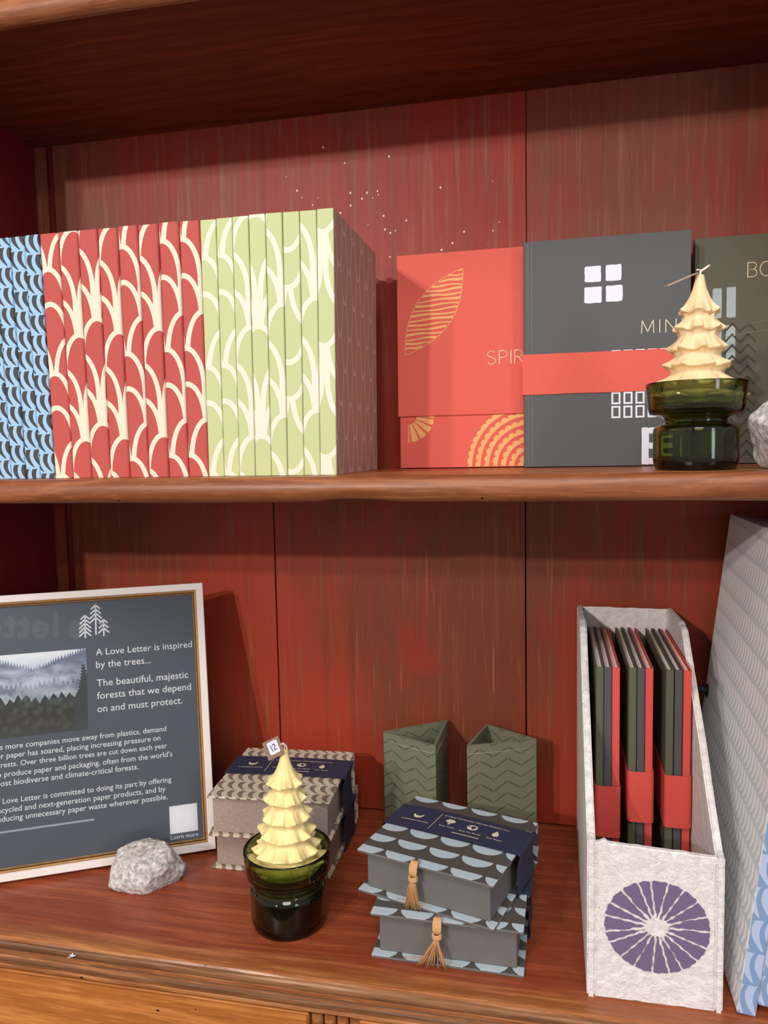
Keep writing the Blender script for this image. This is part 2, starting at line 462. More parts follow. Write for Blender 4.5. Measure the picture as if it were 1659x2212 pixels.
def patt(name, fn, a, b, rough=.72):
    def c(g):
        u, v = g.uv(); n = g.noise(g.vec(u, v), 1200, 2)
        return g.mix(fn(g, u, v), g.mix(g.ramp(n, .3, .7), tuple(x * .92 for x in a), a), g.mix(g.ramp(n, .3, .7), tuple(x * .94 for x in b), b))
    return mat(name, c, rough, bump=lambda g: g.noise(g.vec(*g.xyz()), 1400, 2), bstr=.1, bdist=.0004)
M_red = patt('red_arch_paper', lambda g, u, v: scallops(g, u, v, w=.0360, H=.0297, b=.036, t=.0044, shift=0), lin(190, 82, 76), lin(236, 226, 204))
M_green = patt('green_arch_paper', lambda g, u, v: scallops(g, u, v, w=.0370, H=.0297, b=.037, t=.0046, shift=0), lin(198, 208, 154), lin(234, 232, 214))
M_brown = patt('shaded_scale_paper', lambda g, u, v: scallops(g, u, v, w=.031, H=.0280, b=.095, t=.0022, shift=.5, n=5), lin(172, 138, 122), lin(204, 178, 172))  # brown cast of the shadowed side cover, put into the paper colour
M_blue = patt('blue_leaf_paper', lambda g, u, v: leaves(g, u, v, w=.0082, h=.0172, bend=1.0, wid=.60), lin(158, 200, 236), lin(66, 66, 68))

ORD = ['first', 'second', 'third', 'fourth', 'fifth', 'sixth', 'seventh', 'eighth']
BH = .2105; YS = .6012
xs_blue = [-.4862, -.4712, -.4566, -.4427]
edges_red = [-.4330 + i * (.1636 - .0) / 8 * .94 for i in range(9)]
# spine edges along the shelf, measured at mid height
red = [-.4310 + (-.2843 + .4310) * i / 8 for i in range(9)]
grn = [-.2843 + (-.1718 + .2843) * i / 8 for i in range(9)]
blu = [-.4310 - .0146 * (4 - i) for i in range(5)]
blu = [b for b in blu]
def lean(x):  # the row fans out slightly
    t = (x + .30) / .13
    return math.radians(.75) * max(-1.1, min(1.1, t))
RV = [0.0, .0133, .004, .0232, .0168, .0042, .0255, .0262]
for i in range(4):
    x = (blu[i] + blu[i + 1]) / 2
    if i == 3: lab = 'blue notebook with dark leaf pattern, the one touching the red notebooks'
    else: lab = '%s blue notebook with dark leaf pattern counting left from the red row' % ORD[3 - i]
    t = thing('patterned_notebook', lab, 'notebook', (x, YS + random.uniform(0, .0012), ZS + .0003), (0, lean(x), 0), 'blue notebooks on the upper shelf')
    notebook(t, .148, BH - .0002 * (4 - i), blu[i + 1] - blu[i] - .0003, M_blue, u0=.013 * i, v0=.004 * ((i * 5) % 4), bev=.0018)
for i in range(8):
    x = (red[i] + red[i + 1]) / 2
    lab = {0: 'red notebook with cream arches, next to the blue notebooks', 7: 'red notebook with cream arches, next to the pale green notebooks'}.get(i, '%s red notebook with cream arches counting from the blue notebooks' % ORD[i])
    t = thing('patterned_notebook', lab, 'notebook', (x, YS + random.uniform(0, .0012), ZS + .0003), (0, lean(x), 0), 'red notebooks on the upper shelf')
    notebook(t, .148, BH + random.uniform(-.0004, .0004), red[i + 1] - red[i] - .0003, M_red, u0=.018 - [.0085, -.001, -.002, .0, .005, .0, .0045, .004][i], v0=[.055, .053, .040, .052, .041, .051, .039, .039][i], bev=.0024)
for i in range(8):
    x = (grn[i] + grn[i + 1]) / 2
    lab = {0: 'pale green notebook with cream arches, next to the red notebooks', 7: 'pale green notebook at the open right end of the row, its side cover in shadow'}.get(i, '%s pale green notebook with cream arches counting from the red notebooks' % ORD[i])
    t = thing('patterned_notebook', lab, 'notebook', (x, YS + random.uniform(0, .0012), ZS + .0003), (0, lean(x), 0), 'pale green notebooks on the upper shelf')
    fl = i in (5, 7)
    cov = [M_green]
    notebook(t, .148, BH + random.uniform(-.0004, .0004), grn[i + 1] - grn[i] - .0003, cov, u0=.0185 - [.0075, .0078, .002, -.0065, .001, .009, .0, -.008][i], v0=[.055, .054, .054, .054, .037, .030, .034, .012][i], flip=fl, bev=.0012)
    if i == 7:
        o = t.children[0]; o.data.materials.append(M_brown)
        for p in o.data.polygons:
            if p.normal.x > .9 and p.area > .01:
                p.material_index = 1
                for li in p.loop_indices:
                    c = o.data.vertices[o.data.loops[li].vertex_index].co
                    o.data.uv_layers[0].data[li].uv = (c.y, -c.z)

def arc(cx, cy, rx, ry, a0, a1, n=12): return [(cx + rx * math.cos(math.radians(a0 + (a1 - a0) * i / n)), cy + ry * math.sin(math.radians(a0 + (a1 - a0) * i / n))) for i in range(n + 1)]
GLY = {'S': (.62, [arc(.31, .74, .29, .26, 40, 200, 14) + arc(.31, .25, .30, .25, 70, -150, 16)]), 'P': (.60, [[(0, 0), (0, 1), (.30, 1)] + arc(.30, .74, .30, .26, 90, -90) + [(0, .48)]]), 'I': (.0, [[(0, 0), (0, 1)]]),
       'R': (.62, [[(0, 0), (0, 1), (.30, 1)] + arc(.30, .75, .29, .25, 90, -90) + [(0, .50)], [(.30, .50), (.62, 0)]]), 'T': (.62, [[(0, 1), (.62, 1)], [(.31, 1), (.31, 0)]]), 'M': (.84, [[(0, 0), (.04, 1), (.42, .10), (.80, 1), (.84, 0)]]),
       'N': (.70, [[(0, 0), (0, 1), (.70, 0), (.70, 1)]]), 'D': (.68, [[(0, 0), (0, 1), (.24, 1)] + arc(.24, .5, .44, .5, 90, -90) + [(0, 0)]]), 'B': (.60, [[(0, .52), (0, 1), (.30, 1)] + arc(.30, .76, .26, .24, 90, -90) + [(0, .52), (0, 0), (.32, 0)] + arc(.32, .26, .28, .26, -90, 90) + [(0, .52)]]),
       'O': (.86, [arc(.43, .5, .43, .5, 0, 360, 24)]), 'Y': (.66, [[(0, 1), (.33, .46), (.66, 1)], [(.33, .46), (.33, 0)]])}
def strokes(mb, word, x, y, h, gap, w, mi, xf, k=1.0):
    for ch in word:
        wd, ls = GLY[ch]
        for l in ls: mb.line([(x + a * h * k, y + b * h) for a, b in l], w, mi, xf)
        x += wd * h * k + gap
# ------------------------------------------------------------------ the three front-facing notebooks
M_coral = paper('coral_card', lin(222, 96, 82)); M_gold = paper('peach_ink', lin(240, 176, 112)); M_grey = paper('slate_card', lin(88, 90, 92))
M_olive = paper('olive_card', lin(92, 90, 74)); M_white = paper('white_ink', lin(234, 236, 252)); M_cream = paper('cream_ink', lin(240, 222, 188))
M_pale = paper('pale_blue_ink', lin(168, 182, 184)); M_dolive = paper('dark_olive_ink', lin(70, 66, 52)); M_line = paper('clear_edge', lin(140, 138, 118))
def face(hx):
    """maps (right, up) on the front cover to the cover face x = hx, where right = +y"""
    return frame3((hx, 0, 0), (0, 1, 0), (0, 0, 1))
def blob(x0, x1, y0, y1, j=.0006, seed=0):
    rr = random.Random(seed); pts = []
    c = [(x0, y0), (x1, y0), (x1, y1), (x0, y1)]
    for k in range(4):
        a, b = c[k], c[(k + 1) % 4]
        for q in (.06, .35, .65, .94): pts.append((a[0] + (b[0] - a[0]) * q + rr.uniform(-j, j) * .6, a[1] + (b[1] - a[1]) * q + rr.uniform(-j, j) * .6))
    return pts
def rect_ring(mb, x0, x1, y0, y1, w, mi, xf):
    mb.poly([(x0, y0), (x1, y0), (x1, y0 + w), (x0, y0 + w)], mi, xf); mb.poly([(x0, y1 - w), (x1, y1 - w), (x1, y1), (x0, y1)], mi, xf)
    mb.poly([(x0, y0 + w), (x0 + w, y0 + w), (x0 + w, y1 - w), (x0, y1 - w)], mi, xf); mb.poly([(x1 - w, y0 + w), (x1, y0 + w), (x1, y1 - w), (x1 - w, y1 - w)], mi, xf)

t = thing('spirit_notebook', 'coral red notebook reading SPIRIT with peach leaf print, standing against the red planks', 'notebook', (-.1505, .7680, ZS + .0006), (0, math.radians(-2.2), math.radians(-90)), 'front-facing notebooks on the upper shelf')
def art(mb, hx):
    xf = face(hx)
    # fan of wedges at lower left, clipped by the upper flap
    cx, cz = .0085, .0520; R = .0262
    for a0, a1 in ((-90, -87), (-82, -66), (-61, -46), (-41, -27), (-22, -10), (-6, 0)):
        p = [(cx + r * math.cos(math.radians(a)), cz + r * math.sin(math.radians(a))) for r, a in ((.009, a0), (R, a0), (R * 1.02, (a0 + a1) / 2), (R, a1), (.009, a1))]
        mb.poly(p, 1, xf)
    # rings of scallops at lower right
    cx, cz = .1285, .0005
    for k in range(7):
        R = .0585 - k * .0082; nb = max(4, int(R * 2 * PI / .0072)); da = 2 * PI / nb
        for j in range(nb):
            a = PI * .5 + (j + .5 * (k % 2)) * da
            pts = []
            for q in range(9):
                b = a - PI / 2 + PI * q / 8
                pts.append((cx + R * math.cos(a) + .0040 * math.cos(b) - .0012 * math.cos(a), cz + R * math.sin(a) + .0040 * math.sin(b) - .0012 * math.sin(a)))
            pts = [(x, max(.0006, min(.0512, z))) for x, z in pts]
            if max(x for x, z in pts) > .1475 or max(z for x, z in pts) <= .0007 or min(z for x, z in pts) >= .0511: continue
            mb.poly(pts, 1, xf)
            # strip joining the lobes
        for j in range(nb):
            a0 = PI * .5 + j * da; a1 = a0 + da
            pts = [(cx + r * math.cos(a), cz + r * math.sin(a)) for r, a in ((R - .0022, a0), (R + .0004, a0), (R + .0004, a1), (R - .0022, a1))]
            pts = [(x, max(.0006, min(.0512, z))) for x, z in pts]
            if max(x for x, z in pts) > .1475 or max(z for x, z in pts) <= .0007 or min(z for x, z in pts) >= .0511: continue
            mb.poly(pts, 1, xf @ T((0, 0, .0001)))
notebook(t, .148, .2095, .018, [M_coral, M_gold], extra=art, bev=.0015)
mb = MB(); hx = .009
mb.box(hx + .0002, hx + .0016, -.0012, .1490, .0512, .2100, 0, bev=.0004)
xf = face(hx + .00175)
lf = []
A, B = Vector((.0643, .1935)), Vector((.0067, .1119)); ax = (B - A); L = ax.length; ax.normalize(); nx = Vector((-ax.y, ax.x))
def leafw(s): return .0185 * (math.sin(PI * min(1, max(0, s))) ** .88) * 1.06
N = 30
side1 = [A + ax * (L * k / N) + nx * leafw(k / N) * 1.0 for k in range(N + 1)]
side2 = [A + ax * (L * k / N) - nx * leafw(k / N) * .98 for k in range(N + 1)]
mb.line([p[:] for p in side1], .0006, 1, xf); mb.line([p[:] for p in side2], .0006, 1, xf)
loop = side1 + side2[::-1]
z = .1175; k = 0
while z < .192:
    th = random.uniform(.0018, .0029); 
    def span(zz):
        xs = []
        for a, b in zip(loop, loop[1:] + loop[:1]):
            if (a.y - zz) * (b.y - zz) < 0: xs.append(a.x + (b.x - a.x) * (zz - a.y) / (b.y - a.y))
        return (min(xs), max(xs)) if len(xs) >= 2 else None
    sl = .05 + .05 * math.sin(k * 1.3); bot = []; top = []
    sp = span(z + .001)
    if sp:
        for q in range(9):
            x = sp[0] + (sp[1] - sp[0]) * q / 8
            dz = (x - (sp[0] + sp[1]) / 2) * .06 + math.sin(q * .9 + k * 1.7) * .0005
            thk = th * (1 - .45 * (q / 8 if k % 2 else 1 - q / 8))
            bot.append((x, z + dz)); top.append((x, z + dz + thk))
        mb.poly(bot + top[::-1], 1, xf)
    z += .0046; k += 1
strokes(mb, 'SPIRIT', .0878, .0995, .0126, .0036, .00072, 2, xf)
mb.build('flap', [M_coral, M_gold, M_cream], t)

t = thing('mind_notebook', 'dark grey notebook reading MIND with white window print and a red paper band', 'notebook', (-.0275, .7490, ZS + .0006), (0, math.radians(-2.0), math.radians(-90)), 'front-facing notebooks on the upper shelf')
def art(mb, hx):
    xf = face(hx); s = 0
    for (x0, x1, y0, y1) in ((.0556, .0702, .1692, .1834), (.0745, .0882, .1692, .1838), (.0555, .0708, .1500, .1648), (.0745, .0892, .1504, .1650)):
        mb.poly(blob(x0, x1, y0, y1, .0005, s), 1, xf); s += 1
    strokes(mb, 'MIND', .1060, .1203, .0114, .0052, .00072, 2, xf, 1.1)
    for r in range(5):
        for c in range(6):
            x = .0797 + c * .0106; z = .0438 + r * .01275
            if x + .008 < .147: rect_ring(mb, x, x + .0080, z, z + .0112, .0016, 1, xf)
    # tall letter-like block with prongs, partly behind the green vase
    mb.poly(blob(.1065, .1128, .0008, .0345, .0003, 9), 1, xf)
    for z in (.0290, .0150, .0010): mb.poly(blob(.1126, .1280, z, z + .0056, .0003, int(z * 1e4)), 1, xf)
    for y in (.0042, .0075): mb.line([(y, .001), (y, .2085)], .0005, 3, xf)
M_greyl = paper('hinge_line', lin(116, 116, 116))
notebook(t, .148, .2100, .013, [M_grey, M_white, M_cream, M_greyl], extra=art, bev=.0014)
mb = MB(); hx = .0068
o = [(-hx, -.0006), (hx, -.0006), (hx, .1486), (-hx, .1486)]; q = .0006
o2 = [(-hx - q, -.0006 - q), (hx + q, -.0006 - q), (hx + q, .1486 + q), (-hx - q, .1486 + q)]
vs = []; n = 14
for k in range(4):
    a, b, c, d = o[k], o[(k + 1) % 4], o2[(k + 1) % 4], o2[k]
    for i in range(n):
        f0, f1 = i / n, (i + 1) / n
        P = lambda p, r, f: (p[0] + (r[0] - p[0]) * f, p[1] + (r[1] - p[1]) * f)
        def zz(x, y, up): return (.1053 if up else .0678) + noise.noise(Vector((y * 60, x * 60, 3 if up else 8))) * .0006
        A0, A1 = P(a, b, f0), P(a, b, f1); B0, B1 = P(d, c, f0), P(d, c, f1)
        v8 = [(*A0, zz(*A0, 0)), (*A1, zz(*A1, 0)), (*A1, zz(*A1, 1)), (*A0, zz(*A0, 1)), (*B0, zz(*B0, 0)), (*B1, zz(*B1, 0)), (*B1, zz(*B1, 1)), (*B0, zz(*B0, 1))]
        mb.add(v8, [(4, 5, 6, 7), (0, 3, 2, 1), (3, 7, 6, 2), (0, 1, 5, 4)])
mb.build('paper_band', M_coral, t)

t = thing('body_notebook', 'olive notebook with pale blue bars, partly hidden behind the candle on the upper shelf', 'notebook', (.1285, .7780, ZS + .0006), (0, math.radians(-2.0), math.radians(-90)), 'front-facing notebooks on the upper shelf')
def art(mb, hx):
    xf = face(hx)
    for i, (x0, x1, y0, y1) in enumerate(((.0020, .0110, .1346, .1620), (.0161, .0238, .1346, .1621), (.0281, .0360, .1346, .1626), (.0020, .0110, .0954, .1282), (.0164, .0241, .0954, .1282), (.0278, .0358, .0954, .1280))):
        mb.poly(blob(x0, x1, y0, y1, .0004, i), 1, xf)
    strokes(mb, 'BODY', .0460, .1708, .0130, .0026, .00072, 2, xf)
    for k in range(13):
        z = .004 + k * .0098
        for j in range(2):
            x = .0265 + j * .0135
            mb.line([(x, z), (x + .0066, z + .0072), (x + .0128, z + .0006)], .0017, 3, T((0, 0, 0)) @ xf @ T((0, 0, .00012)))
    mb.line([(.0271, .1170), (.146, .1328)], .0004, 4, xf @ T((0, 0, .0002))); mb.line([(.0370, .1268), (.146, .1415)], .0004, 4, xf @ T((0, 0, .0002)))
notebook(t, .148, .2090, .012, [M_olive, M_pale, M_cream, M_dolive, M_line], extra=art, bev=.0014)

# ------------------------------------------------------------------ vases and candles
M_glass = mat('olive_green_glass', lin(166, 182, 112), .03, Transmission_Weight=1.0, IOR=1.48)
def vol(m):
    nt = m.node_tree; v = nt.nodes.new('ShaderNodeVolumeAbsorption'); v.inputs['Color'].default_value = (*lin(104, 136, 62), 1); v.inputs['Density'].default_value = 85
    nt.links.new(v.outputs[0], nt.nodes['Material Output'].inputs['Volume'])
vol(M_glass)
def vase(name, label, loc, wide=False):
    mm = .001
    outer = [(0, 0), (26.5, 0), (29.5, 1.2), (30.8, 5), (31.2, 12), (31.2, 28), (30.6, 31.5), (28.4, 33.6), (24.2, 34.8), (22.8, 36.3), (23.0, 38.4), (26, 40.2),
             (32.5, 42.2), (34.6, 44.6), (35.2, 48), (36.4, 58), (37.0, 64.6), (36.6, 66)]
    if wide: outer = [(0, 0), (26.5, 0), (29.8, 1.2), (31.4, 5), (32.0, 12), (32.0, 28), (31.6, 31.5), (30.2, 33.4), (29.2, 34.6), (28.8, 36.3), (29.6, 37.8), (30.4, 39.0), (30.2, 40.6), (30.6, 42.0),
             (33.0, 43.6), (34.8, 45.4), (35.3, 48), (36.4, 58), (37.0, 64.6), (36.6, 66)]
    inner = [(35.2, 66), (34.4, 64.4), (33.4, 58), (32.0, 50), (30.6, 46.4), (24, 43.4), (20.8, 40.6), (20.3, 37), (21.6, 34.2), (26.6, 31.4), (28.4, 28), (28.4, 10), (27, 6.5), (22, 5), (0, 4.8)]
    pts = [p.to_tuple() for p in smoothpts([(a * mm, b * mm) for a, b in outer], 3)] + [p.to_tuple() for p in smoothpts([(a * mm, b * mm) for a, b in inner], 3)]
    pts = [(max(0.00005, r), z) for r, z in pts]
    pts = [(p[0], p[1]) for p in pts]
    mb = MB(); mb.lathe(pts, 96)
    o = mb.build(name, M_glass); o.location = loc
    return tag(o, label, 'vase', 'green glass vases')
VR = (.1068, .6320, ZS + .0004); VL = (-.2208, .5925, ZD + .0004)
vase('glass_vase', 'green glass vase with wide rim on the upper shelf, standing before the MIND notebook', VR)
vase('glass_vase', 'green glass vase with wide rim on the worktop, beside the taupe boxes', VL, True)

M_wax_r = mat('pale_beeswax', lambda g: g.mix(g.noise(g.vec(*g.xyz()), 120, 3), lin(240, 210, 160), lin(250, 226, 184)), .48, Subsurface_Weight=.35, Subsurface_Radius=(.012, .007, .003), Subsurface_Scale=.5)
M_wax_l = mat('yellow_beeswax', lambda g: g.mix(g.noise(g.vec(*g.xyz()), 120, 3), lin(246, 222, 150), lin(253, 236, 178)), .45, Subsurface_Weight=.35, Subsurface_Radius=(.012, .008, .003), Subsurface_Scale=.5)
M_wick = paper('white_string', lin(236, 222, 212)); M_kraft = paper('brown_tag_card', lin(136, 108, 92)); M_stick = paper('white_sticker', lin(216, 214, 240), .5)
M_ink = paper('black_ink', lin(24, 22, 28))
def candle(root, m, lobes, pleat, seed, amp, pt=1.0):
    rr = random.Random(seed)
    H = 92
    # notch radius, notch height, edge radius, edge height below the tip (mm)
    tiers = [(14.2, 25.5, 10.4, 30.5), (16.6, 38.0, 12.6, 43.5), (19.6, 52.0, 14.6, 57.5), (23.2, 64.0, 17.0, 69.5), (26.8, 77.0, 20.0, 82.0), (31.2, 86.0, 27.0, 91.8)]
    rows = [(0.1, 0, 0, 0, 0, 0), (2.2, .1, 0, 0, 0, 0), (2.9, 1.0, 0, 0, 0, 0), (3.4, 4, 0, .05, 0, 0), (4.8, 10, 0, .12, 0, 0), (7.2, 16, .1, .3, 0, 0)]
    rn, zn = 8.6, 18.5
    for k, (re, ze, rn2, zn2) in enumerate(tiers):
        s = k
        rows.append((rn + (re - rn) * .22, zn + (ze - zn) * .22, .12, .35, s, 0))
        rows.append((rn + (re - rn) * .52, zn + (ze - zn) * .55, .40, .7, s, 0))
        rows.append((rn + (re - rn) * .86, zn + (ze - zn) * .88, .85, 1.0, s, 0))
        rows.append((re, ze, 1.0, 1.0, s, 1))
        rows.append((re - .5, ze + 1.5, 1.0, .8, s, 1))
        rows.append((re - 2.6, ze + 1.9, .9, .3, s, 1))
        rows.append((rn2 + .6, zn2 - .3, .15, .1, s, 0))
        rn, zn = rn2, zn2
    rows.append((26.5, H, 0, 0, 5, 0)); rows.append((0.1, H, 0, 0, 5, 0))
    ph = [rr.uniform(0, 6.28) for _ in range(6)]; ph2 = [rr.uniform(0, 6.28) for _ in range(6)]
    n = 200; vs = []
    dense = []
    for i in range(len(rows) - 1):
        dense.append(rows[i])
        if i > 3:
            a, b = rows[i], rows[i + 1]
            dense.append(tuple((a[j] + b[j]) / 2 for j in range(4)) + (a[4], (a[5] + b[5]) / 2))
    dense.append(rows[-1])
    for (r, z, am, pl, s, e) in dense:
        s = int(s)
        for k in range(n):
            th = 2 * PI * k / n
            nz = noise.noise(Vector((math.cos(th) * 2.6, math.sin(th) * 2.6, s * 5 + seed))) * 1.25
            wv = math.sin(lobes[s] * th + ph[s] + nz * 2.0)
            f = (abs(wv) ** .8 * (1 if wv > 0 else -1)) * .75 + nz * .9
            f2 = math.sin(pleat * th * (1 + s * .12) + ph2[s] + nz * 3)
            R = r + am * amp * f * (.7 + .12 * s) + pl * .30 * f2
            Z = z + am * (-.9 * f + .5 * nz) * pt
            R = max(.05, R)
            vs.append((R * math.cos(th), R * math.sin(th), (H - min(Z, H)) ))
    fs = [(i * n + k, (i + 1) * n + k, (i + 1) * n + (k + 1) % n, i * n + (k + 1) % n) for i in range(len(dense) - 1) for k in range(n)]
    mb = MB(); mb.add([(x * .001, y * .001, z * .001) for x, y, z in vs], fs, 0, None, smooth=True)
    o = mb.build('wax_body', m, root)
    return o
cr = thing('tree_candle', 'pale beeswax fir tree candle in the green vase on the upper shelf', 'candle', (VR[0], VR[1], VR[2] + .0492), (0, math.radians(1.0), math.radians(20)), 'fir tree candles')
candle(cr, M_wax_r, [6, 7, 7, 8, 9, 10], 16, 3, 2.3, 1.5)
mb = MB(); mb.tube([(0, 0, .0915), (.0004, 0, .0945), (.003, -.001, .0962), (.0062, -.001, .0985)], .0009, 8)
mb.build('wick', M_wick, cr)
mb = MB(); mb.tube([(.0003, 0, .0945), (.001, .0015, .0955), (-.001, .001, .0958), (-.003, -.001, .0950)], .0006, 6)
st = mb.build('tag_string', M_wick, cr)
cl = thing('tree_candle', 'yellow beeswax fir tree candle with a price tag, in the green vase on the worktop', 'candle', (VL[0], VL[1], VL[2] + .0492), (0, 0, math.radians(70)), 'fir tree candles')
candle(cl, M_wax_l, [6, 7, 8, 9, 10, 11], 26, 11, 2.5, 2.0)
mb = MB(); mb.tube([(0, 0, .0915), (.0003, .0005, .0945), (.0, .0012, .0968)], .0009, 8); mb.build('wick', M_wick, cl)

cl.scale = (1.02, 1.02, 1.10); cr.scale = (1.07, 1.07, 1.06)
# camera pose (needed to turn tags the way the photo shows them)
yaw, pitch, roll = .21791138, .08193868, .01941423
fw = Vector((-math.sin(yaw) * math.cos(pitch), math.cos(yaw) * math.cos(pitch), -math.sin(pitch)))
rt = Vector((math.cos(yaw), math.sin(yaw), 0)); dn = fw.cross(rt)
rt2 = math.cos(roll) * rt + math.sin(roll) * dn; dn2 = -math.sin(roll) * rt + math.cos(roll) * dn
# price tag leaning on the tip of the yellow candle
def tagcard(parent, org, xa, ya, w, h, sticker=True, m=None):
    """org: world position of the card centre, xa/ya its world axes"""
    inv = (Matrix.Translation(parent.location) @ parent.rotation_euler.to_matrix().to_4x4() @ Matrix.Diagonal((*parent.scale, 1))).inverted()
    M = inv @ frame3(org, xa, ya)
    mb = MB(); mb.box(-w / 2, w / 2, -h / 2, h / 2, -.0003, .0003, 0, M, bev=.0001, seg=1)
    c = mb.build('price_tag', m or M_kraft, parent)
    if sticker:
        mb = MB(); r = .0012; pts = []
        sw, sh = w * .30, h * .34
        for (cx, cy, a0) in ((sw - r, sh - r, 0), (-sw + r, sh - r, 90), (-sw + r, -sh + r, 180), (sw - r, -sh + r, 270)):
            pts += [(cx + r * math.cos(math.radians(a0 + q * 30)), cy + r * math.sin(math.radians(a0 + q * 30))) for q in range(4)]
        mb.poly(pts, 0, M @ T((.0004, .0006, .00036)))
        X = M @ T((.0004, .0006, .00045))
        mb.line([(-.0021, .0026), (-.0015, -.0028)], .0006, 1, X)
        mb.line([(-.0004, .0016), (.0002, .0024), (.0012, .0025), (.0018, .0017), (.0015, .0006), (.0006, -.0012), (.0001, -.0024), (.0012, -.0022), (.0024, -.0022)], .0006, 1, X)
        s = mb.build('sticker', [M_stick, M_ink], c); s['label'] = 'white sticker with handwritten 12'
    return c
ca, sa = math.cos(math.radians(27)), math.sin(math.radians(27))
up3 = Vector((0, 0, 1)); rx = Vector((math.cos(yaw - .15), math.sin(yaw - .15), 0)); ux = (up3 * .93 + Vector((-rx.y, rx.x, 0)) * .36).normalized()
tipL = Vector((VL[0], VL[1], VL[2] + .0492 + .1012))
tagcard(cl, tipL + Vector((-.0078, -.0045, .0020)), rx * ca + ux * sa, -rx * sa + ux * ca, .0150, .0155)
inv = (Matrix.Translation(cl.location) @ cl.rotation_euler.to_matrix().to_4x4() @ Matrix.Diagonal((*cl.scale, 1))).inverted()
mb = MB(); mb.tube([tipL + Vector(p) for p in ((-.0012, -.0050, .0060), (.0008, -.0036, .0066), (.0024, -.001, .0035), (.0028, .0005, -.0005), (.0008, .001, .0020), (-.0006, -.002, .0048))], .0005, 6, 0, inv)
mb.build('tag_string', M_wick, cl)
tipR = Vector((VR[0], VR[1], VR[2] + .0492 + .0998))
dv = (tipR).normalized()
tagcard(cr, tipR + Vector((-.0125, -.001, -.0055)), (Vector((-.92, -.1, -.37))), dv.cross(Vector((-.92, -.1, -.37))).cross(Vector((-.92, -.1, -.37))) * -1 + Vector((0.02, 0, .06)), .0235, .014, False, paper('tan_tag_card', lin(196, 166, 140)))

# ------------------------------------------------------------------ rocks
def rock_col(g):
    v = g.vec(*g.xyz()); n = g.noise(v, 260, 3); n2 = g.noise(v, 60, 3)
    c = g.mix(g.ramp(n, .35, .65), lin(154, 152, 152), lin(222, 218, 214))
    c = g.mix(g.ramp(n2, .55, .75) * .4, c, lin(150, 146, 160))
    d, r = g.voro(v, 520); c = g.mix(g.ramp(d + (n - .5) * .5, .30, .16) * (r > .90) * .8, c, lin(82, 80, 84))
    return c
M_rock = mat('grey_granite', rock_col, .85, bump=lambda g: g.noise(g.vec(*g.xyz()), 220, 4) + g.noise(g.vec(*g.xyz()), 60, 3), bstr=.7, bdist=.0022)
def rock(label, loc, dims, seed, rz=0):
    bm = bmesh.new(); bmesh.ops.create_icosphere(bm, subdivisions=5, radius=1)
    rr = random.Random(seed)
    planes = [(Vector((rr.gauss(0, 1), rr.gauss(0, 1), rr.gauss(0, .8))).normalized(), rr.uniform(.66, .86)) for _ in range(13)]
    for v in bm.verts:
        p = v.co.copy()
        for nrm, d in planes:
            k = p.dot(nrm)
            if k > d: p -= nrm * (k - d) * .92
        p *= 1 + .10 * noise.noise(p * 1.6 + Vector((seed, 0, 0))) + .05 * noise.noise(p * 5 + Vector((0, seed, 0))) + .018 * noise.noise(p * 14)
        p.z = max(p.z, -.55)
        v.co = p
    lo = Vector((min(v.co.x for v in bm.verts), min(v.co.y for v in bm.verts), min(v.co.z for v in bm.verts)))
    hi = Vector((max(v.co.x for v in bm.verts), max(v.co.y for v in bm.verts), max(v.co.z for v in bm.verts)))
    for v in bm.verts:
        v.co = Vector(((v.co.x - (lo.x + hi.x) / 2) / (hi.x - lo.x) * dims[0], (v.co.y - (lo.y + hi.y) / 2) / (hi.y - lo.y) * dims[1], (v.co.z - lo.z) / (hi.z - lo.z) * dims[2]))
    mb = MB(); mb.bm(bm, 0, None, smooth=True); o = mb.build('granite_rock', M_rock); o.location = loc; o.rotation_euler = (0, 0, rz)
    return tag(o, label, 'rock', 'grey granite rocks')
rock('speckled grey rock lying on the worktop in front of the picture frame', (-.3700, .6240, ZD), (.0675, .050, .0375), 5, .25)
rock('speckled grey rock on the upper shelf at the right edge beside the vase', (.1725, .6150, ZS), (.062, .050, .060), 21, .6)

# ------------------------------------------------------------------ picture frame
FW, FH = .2190, .2707
br = Vector((-.3303, .6845, ZD + .0042)); fd = Vector((-.8799, -.4752, 0)); nb = Vector((-.4752, .8799, 0)); phi = math.radians(15.97)
fup = nb * math.sin(phi) + Vector((0, 0, math.cos(phi)))
fxf = frame3(br + fd * FW * .99, -fd, fup)          # x to the right, y up the frame, z towards the viewer
fr = thing('picture_frame', 'white and gold framed shop notice about forests, leaning at the left on the worktop', 'picture frame')
fxf = fxf @ Matrix.Scale(.99, 4); fr.matrix_world = fxf
M_fwhite = mat('white_lacquer', lin(226, 218, 214), .35); M_fgold = mat('gilt_edge', lambda g: g.mix(g.noise(g.vec(*g.xyz()), 200, 2), lin(180, 132, 76), lin(224, 182, 122)), .28, Metallic=.6)
def ringframe(mb, prof, mi):
    """prof: list of (inset, height) swept round the rectangle"""
    n = len(prof); vs = []
    for (i, z) in prof: vs += [(i, i, z), (FW - i, i, z), (FW - i, FH - i, z), (i, FH - i, z)]
    fs = [(a * 4 + k, a * 4 + (k + 1) % 4, (a + 1) * 4 + (k + 1) % 4, (a + 1) * 4 + k) for a in range(n - 1) for k in range(4)]
    mb.add(vs, fs, mi)
mb = MB(); ringframe(mb, [(.0085, -.0150), (0, -.0150), (0, -.0008), (.0006, 0), (.0066, -.0004), (.0074, -.0012), (.0076, -.0040)], 0); mb.build('moulding', M_fwhite, fr)
mb = MB(); ringframe(mb, [(.0076, -.0045), (.0077, -.0024), (.0086, -.0018), (.0095, -.0024), (.0097, -.0032), (.0106, -.0028), (.0113, -.0036), (.0117, -.0060)], 0)
